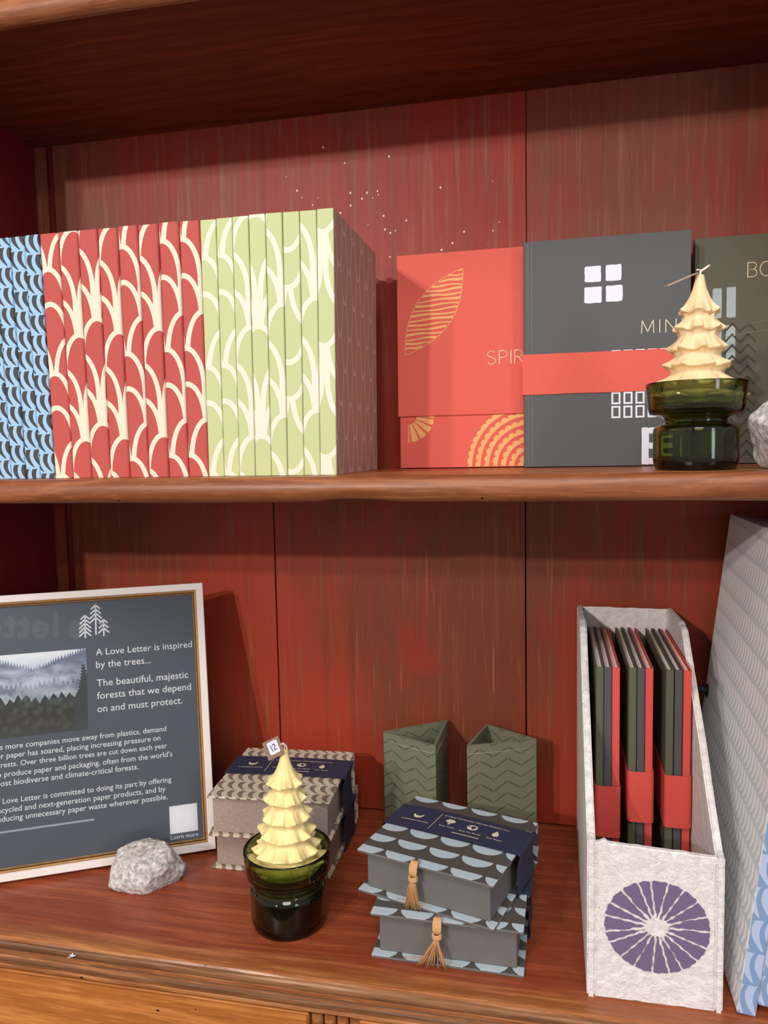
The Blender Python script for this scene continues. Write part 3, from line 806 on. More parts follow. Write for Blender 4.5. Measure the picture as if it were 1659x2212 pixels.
mb.mi = [1 if (q // 4) in (3, 4) else 0 for q in range(len(mb.mi))]
mb.build('gilt_slip', [M_fgold, paper('gilt_groove', lin(84, 60, 36), .5)], fr)
mb = MB(); mb.box(.004, FW - .004, .004, FH - .004, -.0155, -.0080); mb.build('backing_board', M_kraft, fr)
M_art = paper('slate_print', lin(80, 87, 101), .7, var=.03); M_artw = paper('white_print', lin(228, 230, 236)); M_rule = paper('rule_print', lin(158, 168, 186))
mb = MB()
mb.add([(.0110, .0105, -.0065), (FW - .0110, .0105, -.0065), (FW - .0110, FH - .0105, -.0065), (.0110, FH - .0105, -.0065)], [(0, 1, 2, 3)], 0)
LZ = T((0, 0, -.0063)); R = lambda l, u: LZ @ T((FW - l * .001, u * .001, 0))     # measured as mm left of the right edge, mm up
for s, l, u, r in (('A Love Letter is inspired', 110.2, 203.4, 14.1), ('by the trees...', 110.2, 190.6, 56.5), ('The beautiful, majestic', 110.0, 172.0, 19.4), ('forests that we depend', 110.0, 159.4, 17.0), ('on and must protect.', 110.0, 146.4, 26.4)):
    mb.text(s, 1, R(l, u), width=(l - r) * .001, bold=.004)
sz = None
for s, r, u in (('produce paper and packaging, often from the world\u2019s', 38.7, 94.4),):
    pass
def para(s, r, u, w): mb.text(s, 1, R(r, u), width=w * .001, align='R', bold=.006)
k = (197.1 - 38.7) / 53.0
for s, r, u, w in (('As more companies move away from plastics, demand', 43.8, 120.4, 161.5), ('for paper has soared, placing increasing pressure on', 49.8, 111.9, 155.8), ('forests. Over three billion trees are cut down each year', 43.5, 103.6, 162.0),
                   ('to produce paper and packaging, often from the world\u2019s', 38.7, 94.6, 166.7), ('most biodiverse and climate-critical forests.', 72.3, 86.2, 133.0), ('A Love Letter is committed to doing its part by offering', 40.8, 69.8, 164.5),
                   ('recycled and next-generation paper products, and by', 46.7, 61.4, 158.6), ('reducing unnecessary paper waste wherever possible.', 45.2, 53.4, 160.0)):
    para(s, r, u, w)
mb.line([(0, 0), (.090, 0)], .0019, 2, R(206, 43.8))
mb.poly([(0, 0), (.0274, 0), (.0274, .0266), (0, .0266)], 1, R(44.0, 19.3))
mb.text('Learn more', 1, R(43.5, 13.9), width=.0268)
def emblem(apex, base, nbr, wd, step):
    x, ya = apex; yb = base; w = .00140
    mb.line([(x, yb), (x, ya)], w, 1, LZ)
    for i in range(nbr):
        y = ya - i * step; s = wd * (.72 + .28 * min(1, i / 2))
        for d in (-1, 1): mb.line([(x, y), (x + d * s, y - s * .95)], w, 1, LZ)
emblem((FW - .1095, .2552), .2248, 4, .0056, .0043)
emblem((FW - .1199, .2452), .2223, 5, .0054, .0040)
emblem((FW - .1019, .2396), .2229, 3, .0050, .0044)
art_o = mb.build('printed_notice', [M_art, M_artw, M_rule], fr)
# misty forest photograph printed on the notice
def forest(g):
    u0, v = g.uv()      # 0..1
    u = u0 + (g.noise(g.vec(u0 * 7.0, v * 3.0), 1, 2) - .5) * .05
    def ridge(base, amp, sc, spike, seed):
        n = g.noise(g.vec(u * sc, seed), 1, 3); a = u * spike; tri = g.abs(a - g.floor(a) - .5) * 2.0
        h2 = g.noise(g.vec(g.floor(a) * .73, seed + 3.0), 1, 1)
        return base + (n - .5) * amp + tri * (.025 + h2 * .06) * (spike / 40.0) ** -.3
    mist = g.noise(g.vec(u * 3.0, v * 5.0, 2.0), 1, 4, .6, .6)
    c = g.mix(g.ramp(v, .75, 1.0), lin(196, 204, 216), lin(222, 226, 232))
    vshape = g.abs(u - .42)
    c = g.mix(v < ridge(.78, .10, 3.0, 34.0, 1.0) + vshape * .34, c, lin(104, 116, 138))
    c = g.mix(g.ramp(mist + (.78 - v) * .8, .42, .72), c, lin(188, 198, 212))
    c = g.mix((v < ridge(.58, .34, 4.0, 20.0, 7.0)) * .72, c, lin(84, 98, 112))
    c = g.mix(g.ramp(mist + (.60 - v) * .9, .48, .74) * g.ramp(v, .30, .42), c, lin(176, 188, 200))
    tex = g.noise(g.vec(u * 16.0, v * 16.0), 1, 4)
    dd, dr = g.voro(g.vec(u0 * 13.0, v * 11.0), 1); tex = tex * .5 + g.ramp(dd, .75, .1) * .42
    dark = g.mix(g.ramp(tex, .30, .7), lin(34, 42, 44), lin(76, 86, 80))
    c = g.mix(v < ridge(.40, .20, 5.0, 11.0, 3.0), c, dark)
    dark2 = g.mix(g.ramp(tex, .35, .7), lin(34, 38, 34), lin(74, 77, 64))
    c = g.mix(v < .26 + g.noise(g.vec(u * 6.0, 8.0), 1, 2) * .14, c, dark2)
    tx = g.abs(u - .97); saw = v * 26.0
    c = g.mix((tx < (.80 - v) * .16 + (saw - g.floor(saw)) * .03) * (v < .80), c, lin(44, 54, 62))
    return g.mix(g.ramp(v, .22, .02) * .55, c, lin(62, 66, 66))
M_forest = mat('forest_print', forest, .6)
mb = MB(); x0, x1, y0, y1 = FW - .2078, FW - .1193, .1309, .2113
mb.add([(x0, y0, -.0062), (x1, y0, -.0062), (x1, y1, -.0062), (x0, y1, -.0062)], [(0, 1, 2, 3)], 0, uvs=[[(0, 0), (1, 0), (1, 1), (0, 1)]])
o = mb.build('forest_photograph', M_forest, art_o); o['label'] = 'printed photograph of misty fir hills'
M_pane = bpy.data.materials.new('picture_glass'); M_pane.use_nodes = True
nt = M_pane.node_tree; nt.nodes.remove(nt.nodes['Principled BSDF'])
tr = nt.nodes.new('ShaderNodeBsdfTransparent'); gl = nt.nodes.new('ShaderNodeBsdfGlossy'); gl.inputs['Roughness'].default_value = .02
fz = nt.nodes.new('ShaderNodeFresnel'); fz.inputs['IOR'].default_value = 1.5; mx = nt.nodes.new('ShaderNodeMixShader')
nt.links.new(fz.outputs[0], mx.inputs[0]); nt.links.new(tr.outputs[0], mx.inputs[1]); nt.links.new(gl.outputs[0], mx.inputs[2]); nt.links.new(mx.outputs[0], nt.nodes['Material Output'].inputs[0])
mb = MB(); mb.add([(.0106, .0101, -.0052), (FW - .0106, .0101, -.0052), (FW - .0106, FH - .0101, -.0052), (.0106, FH - .0101, -.0052)], [(0, 1, 2, 3)], 0)
mb.build('glass', M_pane, fr)
# strut at the back
mb = MB(); a = Vector((FW / 2, FH * .62, -.0155)); 
iw = fxf.inverted(); foot = fxf @ Vector((FW / 2, 0, 0)); foot = foot + nb * (.115); foot.z = ZD + .0012
b = iw @ foot; dx = .022
mb.add([(a.x - dx * .6, a.y, a.z), (a.x + dx * .6, a.y, a.z), (b.x + dx, b.y, b.z), (b.x - dx, b.y, b.z), (a.x - dx * .6, a.y - .003, a.z), (a.x + dx * .6, a.y - .003, a.z), (b.x + dx, b.y, b.z + .003), (b.x - dx, b.y, b.z + .003)],
       [(0, 1, 2, 3), (7, 6, 5, 4), (0, 4, 5, 1), (1, 5, 6, 2), (2, 6, 7, 3), (3, 7, 4, 0)])
mb.build('easel_strut', M_kraft, fr)

# ------------------------------------------------------------------ keepsake boxes
M_navy = paper('navy_sleeve_paper', lin(44, 52, 80), .6, var=.06)
M_sand = paper('sleeve_print', lin(226, 216, 192), .7)
def kraftspeck(g):
    v = g.vec(*g.xyz()); n = g.noise(v, 700, 2); d, r = g.voro(v, 900)
    c = g.mix(n, lin(146, 130, 120), lin(174, 158, 148))
    return g.mix((d < .35) * (r > .9), c, lin(206, 194, 182))
M_tbody = mat('speckled_taupe_card', kraftspeck, .8, bump=lambda g: g.noise(g.vec(*g.xyz()), 900, 2), bstr=.2, bdist=.0005)
M_tlid = patt('taupe_leaf_paper', lambda g, u, v: leaves(g, u, v + .5, w=.0102, h=.0190, bend=1.0, wid=.52, cut=.05), lin(214, 204, 184), lin(134, 118, 106))
M_gbody = paper('charcoal_card', lin(106, 103, 102)); M_glid = patt('half_moon_paper', lambda g, u, v: moons(g, u, v), lin(82, 78, 76), lin(186, 204, 216))
M_raffia = paper('raffia', lin(196, 148, 96)); M_raffd = paper('raffia_knot', lin(206, 160, 110))
def sleeve(root, w, y0, y1, z0, z1, lettering, bow=.0022):
    """paper loop round the box between y0 and y1"""
    n = 20; h = w / 2 + .0020; path = []
    for i in range(n + 1):
        x = -h + 2 * h * i / n; s = i / n
        path.append((x, z1 + .0006 + bow * math.sin(PI * s) * .5))
    for a in (60, 20, -20): path.append((h + .0004 + .0012 * math.cos(math.radians(a)), z1 - .0012 + .0016 * math.sin(math.radians(a))))
    for f in (.15, .35, .55, .75, .9): path.append((h + .0012 - .0045 * math.sin(PI * f) * .5, z1 + (z0 - z1) * f))
    path.append((h, z0 + .0008)); path.append((-h, z0 + .0008))
    for f in (.9, .75, .55, .35, .15): path.append((-h - .0012 + .004 * math.sin(PI * f) * .5, z1 + (z0 - z1) * f))
    mb = MB(); m = len(path)
    vs = [(x, y, z) for x, z in path for y in (y0, y1)]
    fs = [(2 * i, 2 * i + 1, 2 * ((i + 1) % m) + 1, 2 * ((i + 1) % m)) for i in range(m)]
    mb.add(vs, fs, 0, None, smooth=False)
    if lettering:
        yc = (y0 + y1) / 2; Z = lambda x: z1 + .0006 + bow * math.sin(PI * (x + h) / (2 * h)) * .5 + .0003
        P = lambda x, y, r=0: T((x, y, 0)); start = len(mb.v)
        mb.line([(-.0207, yc - .0145), (-.0200, yc + .0145)], .0005, 1, P(0, 0))
        # leafy bowl emblem and tiny line under it
        X = P(-.0385, yc + .002)
        mb.poly([(-.0045, .0042), (-.0046, .001), (-.0028, -.0022), (.0, -.003), (.0030, -.0020), (.0046, .0012), (.0046, .0046), (.0026, .0022), (.0016, .0004), (-.0004, .0018), (-.0016, .0006), (-.0028, .0024)], 1, X)
        rr = random.Random(3); x = -.0505
        while x < -.0265:
            wd = rr.uniform(.0006, .0013); mb.line([(x, yc - .0060), (x + wd, yc - .0060 + rr.uniform(-.0002, .0002))], rr.uniform(.0006, .0010), 1, P(0, 0)); x += wd + rr.uniform(.0004, .0009)
        mb.text('BY USING THIS PROUDLY TREE-FREE PRODUCT, YOU:', 1, P(-.0170, yc + .0118), width=.060, bold=.012)
        # tree
        X = P(-.0080, yc + .0035)
        for a in range(6): mb.poly([(.0024 * math.cos(a * PI / 3) + .0022 * math.cos(b * PI / 5), .0016 + .0016 * math.sin(a * PI / 3) + .0018 * math.sin(b * PI / 5)) for b in range(10)], 1, X @ T((0, 0, .00002 * a)))
        mb.poly([(-.0007, -.0036), (.0007, -.0036), (.0005, .001), (-.0005, .001)], 1, X); mb.poly([(-.0018, -.0038), (.0018, -.0038), (.001, -.0031), (-.001, -.0031)], 1, X)
        # globe
        X = P(.0130, yc + .0030); mb.poly([(.0048 * math.cos(b * PI / 12), .0043 * math.sin(b * PI / 12)) for b in range(24)], 1, X)
        mb.poly([(.000, .0028), (.0026, .0022), (.0036, .0006), (.0022, -.0004), (.0018, -.0022), (.0006, -.0030), (-.0002, -.0008), (-.0016, -.0002), (-.0014, .0014)], 0, X @ T((0, 0, .00012)))
        mb.poly([(-.0040, .0014), (-.0022, .0024), (-.0026, .0006), (-.0036, -.0004)], 0, X @ T((0, 0, .00012)))
        # drop
        X = P(.0345, yc + .0020); mb.poly([(0, .0052), (.0024, .0008), (.0030, -.0014), (.0020, -.0036), (0, -.0044), (-.0020, -.0036), (-.0030, -.0014), (-.0024, .0008)], 1, X)
        mb.text('Save Trees', 1, P(-.0150, yc - .0058), width=.0145); mb.text('Save the Planet', 1, P(.0040, yc - .0068), width=.0200); mb.text('Save Water', 1, P(.0290, yc - .0072), width=.0140)
        mb.line([(.0, yc - .0118), (.0240, yc - .0118)], .0010, 1, P(0, 0))
        for q in range(start, len(mb.v)): mb.v[q] = (mb.v[q][0], mb.v[q][1], mb.v[q][2] + Z(mb.v[q][0]))
    return mb.build('paper_sleeve', [M_navy, M_sand], root)

def tassel(root, x, y, z, seed, spread=1.0, sway=0.0, length=.034):
    rr = random.Random(seed); mb = MB()
    for i in range(64):
        a = rr.uniform(-1, 1); b = rr.uniform(0, 1); ln = length * rr.uniform(.86, 1.04); wild = 1.9 if rr.random() > .93 else 1
        x0 = x + a * .0022; x1 = x + a * .0075 * spread * wild + sway; yy = y - .0022 - b * .0030
        mb.tube([(x0 * .4 + x * .6, yy + .0005, z - .0100), (x + a * .0028 + sway * .25, yy - .0012, z - .0160), (x + a * .0050 * spread + sway * .6, yy - .001, z - .0160 - ln * .35), (x1, yy + rr.uniform(-.001, .001) - .0006, z - .0130 - ln * (.62 if wild == 1 else .5))], .00036, 4, 0, None, .0002)
    t = mb.build('tassel', M_raffia, root)
    mb = MB()
    for i in range(9):
        a = -.0026 + .00065 * i
        mb.tube([(x + a * .8, y + .0035, z + .0016), (x + a, y - .0005, z + .0022), (x + a * 1.15, y - .0032, z - .0010), (x + a * 1.1, y - .0040, z - .0050), (x + a * .9, y - .0034, z - .0092)], .00060, 6)
    for k in range(3):
        zz = z - .0088 - k * .0012
        mb.tube([(x + .0034 * math.cos(q * PI / 6) , y - .0036 + .0022 * math.sin(q * PI / 6), zz + .0004 * math.sin(q * 1.3)) for q in range(13)], .00075, 6)
    mb.build('knot', M_raffd, t)

def keepsake(name, label, loc, rz, w, d, h, lid, body, sl=None, lettering=False, tas=None, group=None, bd=.0023, ov=.0056):
    t = thing(name, label, 'box', loc, (0, 0, rz), group)
    rim = body if lid is M_glid else lid
    def edge(o):
        for p in o.data.polygons:
            if abs(p.normal.z) < .6: p.material_index = 1
    mb = MB(); mb.box(-w / 2, w / 2, -d / 2, d / 2, h - bd, h, 0, None, bev=.0007); edge(mb.build('lid', [lid, rim], t, uvbox=True))
    mb = MB(); mb.box(-w / 2, w / 2, -d / 2, d / 2, 0, bd, 0, None, bev=.0007); edge(mb.build('base', [lid, rim], t, uvbox=True))
    mb = MB(); mb.box(-w / 2, w / 2, d / 2 - bd, d / 2, bd, h - bd, 0, None); mb.build('spine', [lid], t, uvbox=True)
    mb = MB(); mb.box(-w / 2 + ov, w / 2 - ov, -d / 2 + ov * 1.2, d / 2 - bd - .0002, bd, h - bd, 0, None, bev=.0012, seg=3); mb.build('tray', body, t)
    if sl: sleeve(t, w, sl[0], sl[1], 0, h, lettering)
    if tas: tassel(t, tas[0], -d / 2 + .0005, h, *tas[1:])
    return t
GH = .0368
keepsake('keepsake_box', 'dark grey half-moon patterned box with tassel, lower one of its stack on the worktop', (-.0808, .6125, ZD), math.radians(-1.0), .1190, .1090, GH, M_glid, M_gbody, (-.006, .034), False, (-.006, 4, 1.7, -.004, .036), 'half-moon patterned boxes')
keepsake('keepsake_box', 'dark grey half-moon patterned box with tassel and navy sleeve, on top of its stack', (-.0857, .6218, ZD + GH), math.radians(-16.5), .1190, .1090, GH - .0006, M_glid, M_gbody, (-.006, .0345), True, (-.0065, 9, 1.0, -.0005, .035), 'half-moon patterned boxes')
TH = .0398
keepsake('keepsake_box', 'taupe leaf patterned box beneath the one with the readable navy sleeve', (-.2645, .7170, ZD), math.radians(1.2), .1180, .1170, TH, M_tlid, M_tbody, (-.010, .035), False, None, 'taupe leaf patterned boxes', ov=.0036)
keepsake('keepsake_box', 'taupe leaf patterned box on top of its stack, behind the yellow candle', (-.2627, .7058, ZD + TH), math.radians(3.6), .1180, .1180, TH - .0004, M_tlid, M_tbody, (-.010, .034), True, None, 'taupe leaf patterned boxes', ov=.0036)

# ------------------------------------------------------------------ triangular pencil cups
M_cup = patt('olive_chevron_paper', lambda g, u, v: chevrons(g, u, v), lin(118, 121, 99), lin(84, 88, 68))
M_cuprim = paper('cup_stitch', lin(186, 184, 160))
def cup(label, pts, h):
    c = Vector((sum(p[0] for p in pts) / 3, sum(p[1] for p in pts) / 3)); P = [Vector(p) - c for p in pts]
    area = sum(P[i].x * P[(i + 1) % 3].y - P[(i + 1) % 3].x * P[i].y for i in range(3))
    if area < 0: P = [P[0], P[2], P[1]]
    def inset(P, t):
        out = []
        for i in range(3):
            a, b, d = P[i - 1], P[i], P[(i + 1) % 3]
            e1, e2 = (b - a).normalized(), (d - b).normalized(); n1, n2 = Vector((-e1.y, e1.x)), Vector((-e2.y, e2.x))
            bis = (n1 + n2).normalized(); out.append(b + bis * (t / max(.2, bis.dot(n1))))
        return out
    def rnd(P, r):
        out = []
        for i in range(3):
            a, b, d = P[i - 1], P[i], P[(i + 1) % 3]
            p0 = b + (a - b).normalized() * r; p1 = b + (d - b).normalized() * r
            for k in range(5):
                s = k / 4; out.append(p0 * (1 - s) ** 2 + b * 2 * s * (1 - s) + p1 * s * s)
        return out
    O = rnd(P, .003); I = rnd(inset(P, .0026), .0015); n = len(O)
    root = thing('pencil_cup', label, 'pencil cup', (c.x, c.y, ZD), (0, 0, 0), 'triangular pencil cups')
    mb = MB(); L = [0.0]
    for a, b in zip(O, O[1:] + O[:1]): L.append(L[-1] + (b - a).length)
    for i in range(n):
        a, b = O[i], O[(i + 1) % n]
        mb.add([(a.x, a.y, 0), (b.x, b.y, 0), (b.x, b.y, h), (a.x, a.y, h)], [(0, 1, 2, 3)], 0, uvs=[[(L[i], 0), (L[i + 1], 0), (L[i + 1], h), (L[i], h)]], smooth=False)
        a2, b2 = I[i], I[(i + 1) % n]
        mb.add([(a2.x, a2.y, .004), (b2.x, b2.y, .004), (b2.x, b2.y, h), (a2.x, a2.y, h)], [(3, 2, 1, 0)], 0, uvs=[[(L[i], h), (L[i + 1], h), (L[i + 1], 0), (L[i], 0)]])
        mb.add([(a.x, a.y, h), (b.x, b.y, h), (b2.x, b2.y, h), (a2.x, a2.y, h)], [(0, 1, 2, 3)], 0, uvs=[[(L[i], .0035)] * 4])
    mb.add([(p.x, p.y, 0) for p in O], [tuple(range(n - 1, -1, -1))], 0); mb.add([(p.x, p.y, .004) for p in I], [tuple(range(n))], 0, uvs=[[(0, .0035)] * n])
    mb.build('cup_wall', M_cup, root, uvbox=False)
    mb = MB(); O2 = rnd([p * 1.0 for p in inset(P, -.0002)], .003)
    for i in range(n):
        a, b = O2[i], O2[(i + 1) % n]
        if (b - a).length > .01: mb.tube([(a.x, a.y, h - .0082), ((a.x + b.x) / 2, (a.y + b.y) / 2, h - .0088), (b.x, b.y, h - .0082)], .00022, 5)
    mb.build('rim_seam', M_cuprim, root)
CH = .110
cup('olive chevron triangular cup, the left one, behind the half-moon boxes', [(-.1730, .7512), (-.1106, .7967), (-.1128, .7215)], CH)
cup('olive chevron triangular cup, the right one, nearer the white magazine file', [(-.0836, .7265), (-.0693, .7918), (-.0155, .7565)], CH)

# ------------------------------------------------------------------ magazine file with notebooks
def pulp(g):
    v = g.vec(*g.xyz()); n = g.noise(v, 160, 4, .6, .8); n2 = g.noise(v, 500, 3)
    c = g.mix(g.ramp(n, .35, .7), lin(214, 210, 212), lin(242, 238, 236))
    c = g.mix(g.ramp(n2, .6, .75) * .4, c, lin(194, 190, 194))
    d, r = g.voro(v, 240); return g.mix((d < .10) * (r > .96), c, lin(90, 90, 96))
M_pulp = mat('white_handmade_paper', pulp, .85, bump=lambda g: g.noise(g.vec(*g.xyz()), 170, 4, .6, .8) + g.noise(g.vec(*g.xyz()), 600, 2) * .4, bstr=.75, bdist=.0016)
M_purple = paper('purple_ink', lin(112, 99, 132), .8)
FX0, FX1, FY0, FY1 = .0231, .1156, .5470, .7985
mf = thing('magazine_file', 'white handmade-paper magazine file with a purple radial print, holding notebooks', 'magazine file', ((FX0 + FX1) / 2, FY0, ZD), (0, 0, 0))
MX = T((-(FX0 + FX1) / 2, -FY0, -ZD))
def dens(pts, step=.004, j=.0006, seed=0, closed=True):
    out = []; n = len(pts)
    for i in range(n if closed else n - 1):
        a, b = Vector(pts[i]), Vector(pts[(i + 1) % n]); k = max(1, int((b - a).length / step)); d = (b - a).normalized(); nr = Vector((-d.y, d.x))
        for q in range(k):
            p = a + (b - a) * q / k
            out.append(p + nr * noise.noise(Vector((p.x * 130, p.y * 130, seed))) * j * (0 if q == 0 else 1.6))
    return [(p.x, p.y) for p in out]
def slab(pts, plane, t0, t1, seed):
    """outline in a vertical plane ('x': pts=(y,z), 'y': pts=(x,z)), thickness t0..t1, edges softened"""
    bm = bmesh.new(); P = dens(pts, seed=seed)
    mk = (lambda p, t: (t, p[0], p[1])) if plane == 'x' else (lambda p, t: (p[0], t, p[1]))
    lo = [bm.verts.new(mk(p, t0)) for p in P]; hi = [bm.verts.new(mk(p, t1)) for p in P]; n = len(P)
    bm.faces.new(lo); bm.faces.new(hi[::-1])
    for i in range(n): bm.faces.new((lo[i], hi[i], hi[(i + 1) % n], lo[(i + 1) % n]))
    bmesh.ops.recalc_face_normals(bm, faces=bm.faces)
    ed = [e for e in bm.edges if any(len(f.verts) > 4 for f in e.link_faces)]
    bmesh.ops.bevel(bm, geom=ed, offset=.0012, segments=2, affect='EDGES')
    return bm
sidep = [(FY0, ZD), (FY1, ZD), (FY1, -.1635), (.7230, -.1605), (.7070, -.1640), (.6598, -.2000), (.6184, -.2315), (.5812, -.2650), (.5560, -.2850), (FY0, -.2865)]
sidel = [(FY0, ZD), (FY1, ZD), (FY1, -.1630), (.7230, -.1600), (.7070, -.1640), (.6598, -.2000), (.6184, -.2310), (.5812, -.2620), (.5560, -.2800), (FY0, -.2815)]
for nm, p, a, b, s in (('side_panel', sidel, FX0, FX0 + .0060, 1), ('side_panel', sidep, FX1 - .0055, FX1, 2)):
    mb = MB(); mb.bm(slab(p, 'x', a, b, s), 0, MX); mb.build(nm, M_pulp, mf)
mb = MB(); mb.bm(slab([(FX0 + .0058, ZD), (FX1 - .0053, ZD), (FX1 - .0053, -.2868), (FX0 + .030, -.2842), (FX0 + .0150, -.2832), (FX0 + .0120, -.2812), (FX0 + .0085, -.2830), (FX0 + .0058, -.2835)], 'y', FY0 + .0003, FY0 + .0058, 3), 0, MX)
# radial purple motif printed on the front
mc = (.0708, -.3415); rr = random.Random(5); ns = 19; Rx, Rz = .0352, .0338
angs = [2 * PI * k / ns + rr.uniform(-.05, .05) for k in range(ns)]
PF = MX @ frame3((mc[0], FY0 - .0003, mc[1]), (1, 0, 0), (0, 0, 1))
for k in range(ns):
    a0, a1 = angs[k], angs[(k + 1) % ns] + (2 * PI if k == ns - 1 else 0)
    gp = rr.uniform(.0005, .0009); ri = rr.uniform(.0070, .0088)
    L0, L1 = [], []
    for q in range(11):
        r = ri + (1 - ri / Rx) * Rx * q / 10; s = r / Rx
        wob0 = (gp + .00035 * math.sin(q * 2.3 + k * 1.7)) * (1.25 if q < 3 else 1); wob1 = (gp + .00035 * math.sin(q * 2.1 + k * 2.9 + 1)) * (1.25 if q < 3 else 1)
        if 3 < q < 7 and k % 3 == 0: wob1 = 0
        L0.append((r * math.cos(a0) - wob0 * math.sin(a0), r * Rz / Rx * math.sin(a0) + wob0 * math.cos(a0)))
        L1.append((r * math.cos(a1) + wob1 * math.sin(a1), r * Rz / Rx * math.sin(a1) - wob1 * math.cos(a1)))
    arc = []
    for q in range(1, 5):
        a = a0 + (a1 - a0) * q / 5; r = Rx * (1.01 + .012 * math.sin(q * 2.2 + k * 3))
        arc.append((r * math.cos(a), r * Rz / Rx * math.sin(a)))
    for q in range(10): mb.poly([L0[q], L0[q + 1], L1[q + 1], L1[q]], 1, PF)
    mb.poly([L0[10]] + arc + [L1[10]], 1, PF)
mb.build('front_panel', [M_pulp, M_purple], mf)
mb = MB(); mb.bm(slab([(FX0 + .0058, ZD), (FX1 - .0053, ZD), (FX1 - .0053, -.1640), (FX0 + .0058, -.1632)], 'y', FY1 - .0058, FY1 - .0003, 4), 0, MX); mb.build('back_panel', M_pulp, mf)
mb = MB(); mb.box(FX0 + .0058, FX1 - .0053, FY0 + .0056, FY1 - .0056, ZD, ZD + .0070, 0, MX); mb.build('bottom_panel', M_pulp, mf)

M_nolive = paper('olive_cloth', lin(86, 88, 68)); M_nslate = paper('charcoal_cloth', lin(76, 74, 80)); M_nred = paper('red_cloth', lin(206, 76, 66))
bund = [('left', [.0372, .0436, .0500], .6440, -.3265, -.2825, (0, 0, 0)), ('middle', [.0632, .0698, .0763], .6455, -.3120, -.2690, (0, 0, 0)), ('right', [.0920, .0988, .1054], .6440, -.3135, -.2695, (0, 0, 0))]
for nm, xs, y, z0, z1, _ in bund:
    for x, (cn, m) in zip(xs, (('olive green', M_nolive), ('charcoal grey', M_nslate), ('bright red', M_nred))):
        t = thing('slim_notebook', '%s slim notebook in the %s banded bundle inside the white magazine file' % (cn, nm), 'notebook', (x, y + random.uniform(0, .0008), ZD + .0072), (0, 0, 0), 'slim notebooks in the magazine file')
        notebook(t, .1462, .2100, .0062, m, bev=.0011, board=.0009)
    # red paper loop round the three
    hx0, hx1, hy0, hy1 = xs[0] - .0040, xs[2] + .0040, y - .0030, y + .1466; r = .0035
    pts = []
    for cx, cy, a0 in ((hx1 - r, hy0 + r, -90), (hx1 - .0006, hy1 - .0006, 0), (hx0 + .0006, hy1 - .0006, 90), (hx0 + r, hy0 + r, 180)):
        rad = r if cy < y + .05 else .0006
        pts += [(cx + rad * math.cos(math.radians(a0 + q * 22.5)), cy + rad * math.sin(math.radians(a0 + q * 22.5))) for q in range(5)]
    n = len(pts); c = ((hx0 + hx1) / 2, (hy0 + hy1) / 2)
    ins = [(px + (.0004 if px < c[0] else -.0004), py + (.0004 if py < c[1] else -.0004)) for px, py in pts]
    mb = MB(); X = T((-c[0], -hy0, -z0)); zt = z1 - z0
    vs = [(px, py, z0) for px, py in pts] + [(px, py, z1) for px, py in pts] + [(px, py, z0) for px, py in ins] + [(px, py, z1) for px, py in ins]
    fs = []
    for i in range(n):
        j = (i + 1) % n
        fs += [(i, j, n + j, n + i), (2 * n + j, 2 * n + i, 3 * n + i, 3 * n + j), (n + i, n + j, 3 * n + j, 3 * n + i), (j, i, 2 * n + i, 2 * n + j)]
    mb.add(vs, fs, 0, X, smooth=False); o = mb.build('paper_band', M_nred); o.location = (c[0], hy0, z0)
    tag(o, 'red paper band holding the %s bundle of notebooks in the white file' % nm, 'paper band', 'red paper bands in the file')

# ------------------------------------------------------------------ leaning patterned albums at the right
def featherside(g):
    y, z = g.uv()
    u = y + z * .05; v = z - y * .05
    m = leaves(g, u, v, w=.0080, h=.0212, bend=1.0, wid=.68, cut=.10)
    return g.mix(m, lin(212, 218, 223), lin(250, 247, 247))
M_feather = mat('grey_feather_paper', featherside, .7)
M_bspine = patt('blue_wave_paper', lambda g, u, v: leaves(g, u, v, w=.0085, h=.0240, bend=1.0, wid=.68, cut=.06), lin(126, 156, 196), lin(178, 194, 228))
M_white_edge = paper('pale_edge', lin(220, 220, 222))
def album(label, x, th, d, h, ang, y=.547, name='patterned_album'):
    t = thing(name, label, 'album', (x, y, ZD), (0, ang, 0), 'leaning albums')
    mb = MB(); mb.box(0, th, 0, d, 0, h, 0, None, bev=.0012)
    o = mb.build('cover', [M_feather, M_bspine], t, uvbox=True)
    for p in o.data.polygons:
        if p.normal.y < -.8: p.material_index = 1
    return t
A = math.radians(6.7)
al = album('blue and grey feather patterned album leaning right, nearest the white magazine file', .1247, .0125, .233, .333, A)
al.location.z = ZD + .0125 * math.sin(A) + .0002
M_black = mat('black_rubber', lin(34, 36, 40), .5)
mb = MB(); mb.tube([(-.0095, .2215, .163), (-.004, .2215, .163), (.0002, .2215, .163)], .0036, 12); mb.tube([(-.0014, .2215, .163), (.0003, .2215, .163)], .0062, 16)
mb.build('elastic_button', M_black, al)
a2 = album('blue feather patterned album leaning right, at the right edge behind the first album', .1247 + .0145, .060, .233, .325, A, y=.5500)
a2.location.z = ZD + .060 * math.sin(A) + .0002

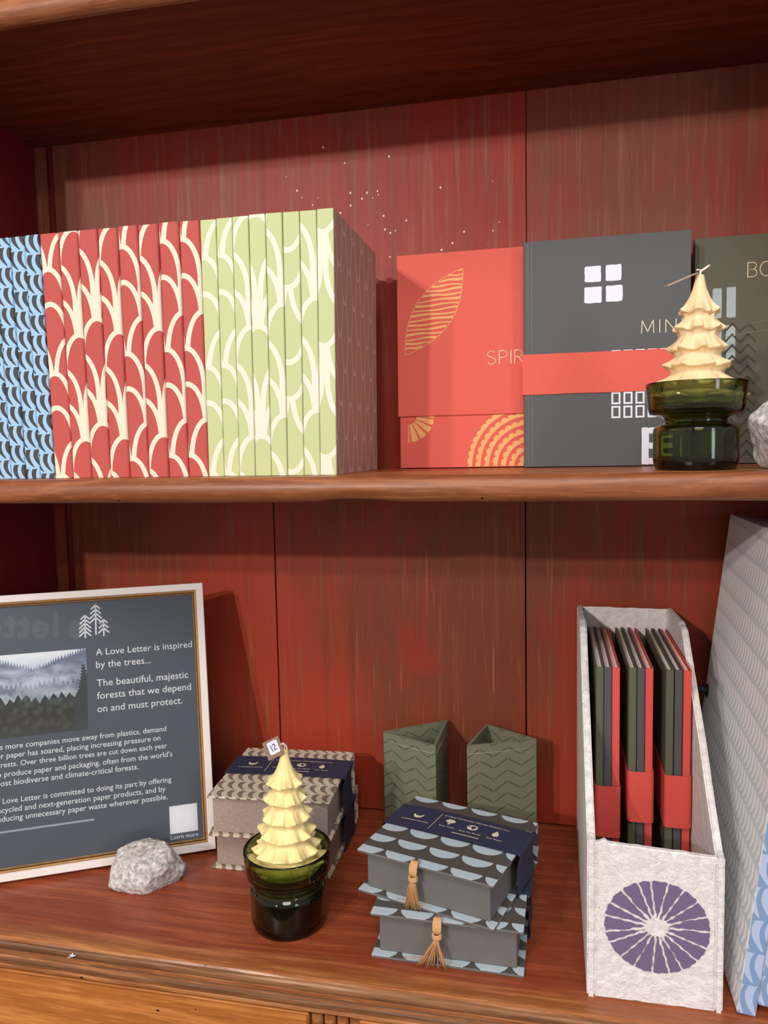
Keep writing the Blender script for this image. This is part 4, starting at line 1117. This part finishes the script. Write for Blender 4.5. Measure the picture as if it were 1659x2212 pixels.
# lettering on the shop window opposite, which the notice glass mirrors
def mirror(p, d=False):
    nz = fxf.to_3x3().col[2].normalized(); q = p if d else p - fxf.translation
    return p - 2 * nz * q.dot(nz)
dist = 2.3; rayd = (rt2 * ((125 - 829.5) / 1661) + dn2 * ((1376 - 1106) / 1661) + fw) * dist
WX = frame3(mirror(rayd), mirror(-rt2, True), mirror(-dn2, True))
M_letter = mat('window_lettering', lin(225, 220, 205), .6, Emission_Color=(1, .95, .85, 1), Emission_Strength=1.0)  # letters glow by added emission, in place of daylight behind them
mb = MB(); mb.box(-.55, .95, -.18, .30, -.012, -.008, 0, WX); win = mb.build('window_1', M_pane); win['kind'] = 'structure'
mb = MB(); w1 = mb.text('letter', 0, WX, size=.108, bold=.03, space=1.12)
mb.text('e', 0, WX @ T((-.030, 0, 0)), size=.108, align='R', bold=.03, space=1.12); mb.build('lettering', M_letter, win)

# crumb of paper on the worktop edge
mb = MB(); 
for k, (a, l) in enumerate(((.3, .0032), (1.9, .0030), (2.8, .0024), (4.4, .0036))):
    mb.box(0, l, -.0006, .0006, 0, .0006, 0, Matrix.Rotation(a, 4, 'Z') @ Matrix.Rotation(-.3, 4, 'Y'), bev=.0002, seg=1)
o = mb.build('paper_scrap', M_white); o.location = (-.3820, .5222, ZD - .0056); tag(o, 'tiny white paper scrap on the worktop moulding at lower left', 'paper scrap')

# ------------------------------------------------------------------ light
def lamp(name, kind, loc, target, energy, size, col, spread=None):
    l = bpy.data.lights.new(name, kind); l.energy = energy; l.color = col
    if kind == 'AREA': l.size = size; l.shape = 'DISK'
    else: l.shadow_soft_size = size
    if kind == 'SPOT': l.spot_size = math.radians(75); l.spot_blend = .6
    o = bpy.data.objects.new(name, l); COL.objects.link(o); o.location = loc
    o.rotation_euler = (Vector(target) - Vector(loc)).to_track_quat('-Z', 'Y').to_euler()
    return o
lamp('ceiling_spot', 'SPOT', (-.98, -1.93, .81), (-.1, .7, 0), 102, .035, (1, .92, .84))
lamp('ceiling_spot', 'SPOT', (-1.05, -1.30, .76), (-.1, .7, 0), 44, .035, (1, .92, .84))
wl = lamp('shop_window', 'AREA', (1.7, -1.5, .5), (0, .6, 0), 16, .9, (.80, .88, 1)); wl.data.shape = 'RECTANGLE'; wl.data.size = .40; wl.data.size_y = 1.7
lamp('ceiling_spot', 'SPOT', (-.36, -1.60, .84), (-.1, .7, 0), 20, .03, (1, .90, .80))
lamp('ceiling_panel', 'AREA', (.1, -.9, 1.5), (0, .5, -.4), 20, .8, (1, .93, .86))
w = bpy.data.worlds.new('room_glow'); SC.world = w; w.use_nodes = True
w.node_tree.nodes['Background'].inputs[0].default_value = (1, .90, .84, 1); w.node_tree.nodes['Background'].inputs[1].default_value = .46

# ------------------------------------------------------------------ camera
cam = bpy.data.cameras.new('camera'); co = bpy.data.objects.new('camera', cam); COL.objects.link(co)
m = Matrix.Identity(4)
for i, a in enumerate((rt2, -dn2, -fw)):
    for j in range(3): m[j][i] = a[j]
co.matrix_world = m
cam.sensor_fit = 'HORIZONTAL'; cam.sensor_width = 36; cam.lens = 1661 / 1659 * 36; cam.clip_start = .01
SC.camera = co
SC.view_settings.view_transform = 'Standard'; SC.view_settings.look = 'None'
SC.view_settings.exposure = 0; SC.view_settings.gamma = 1
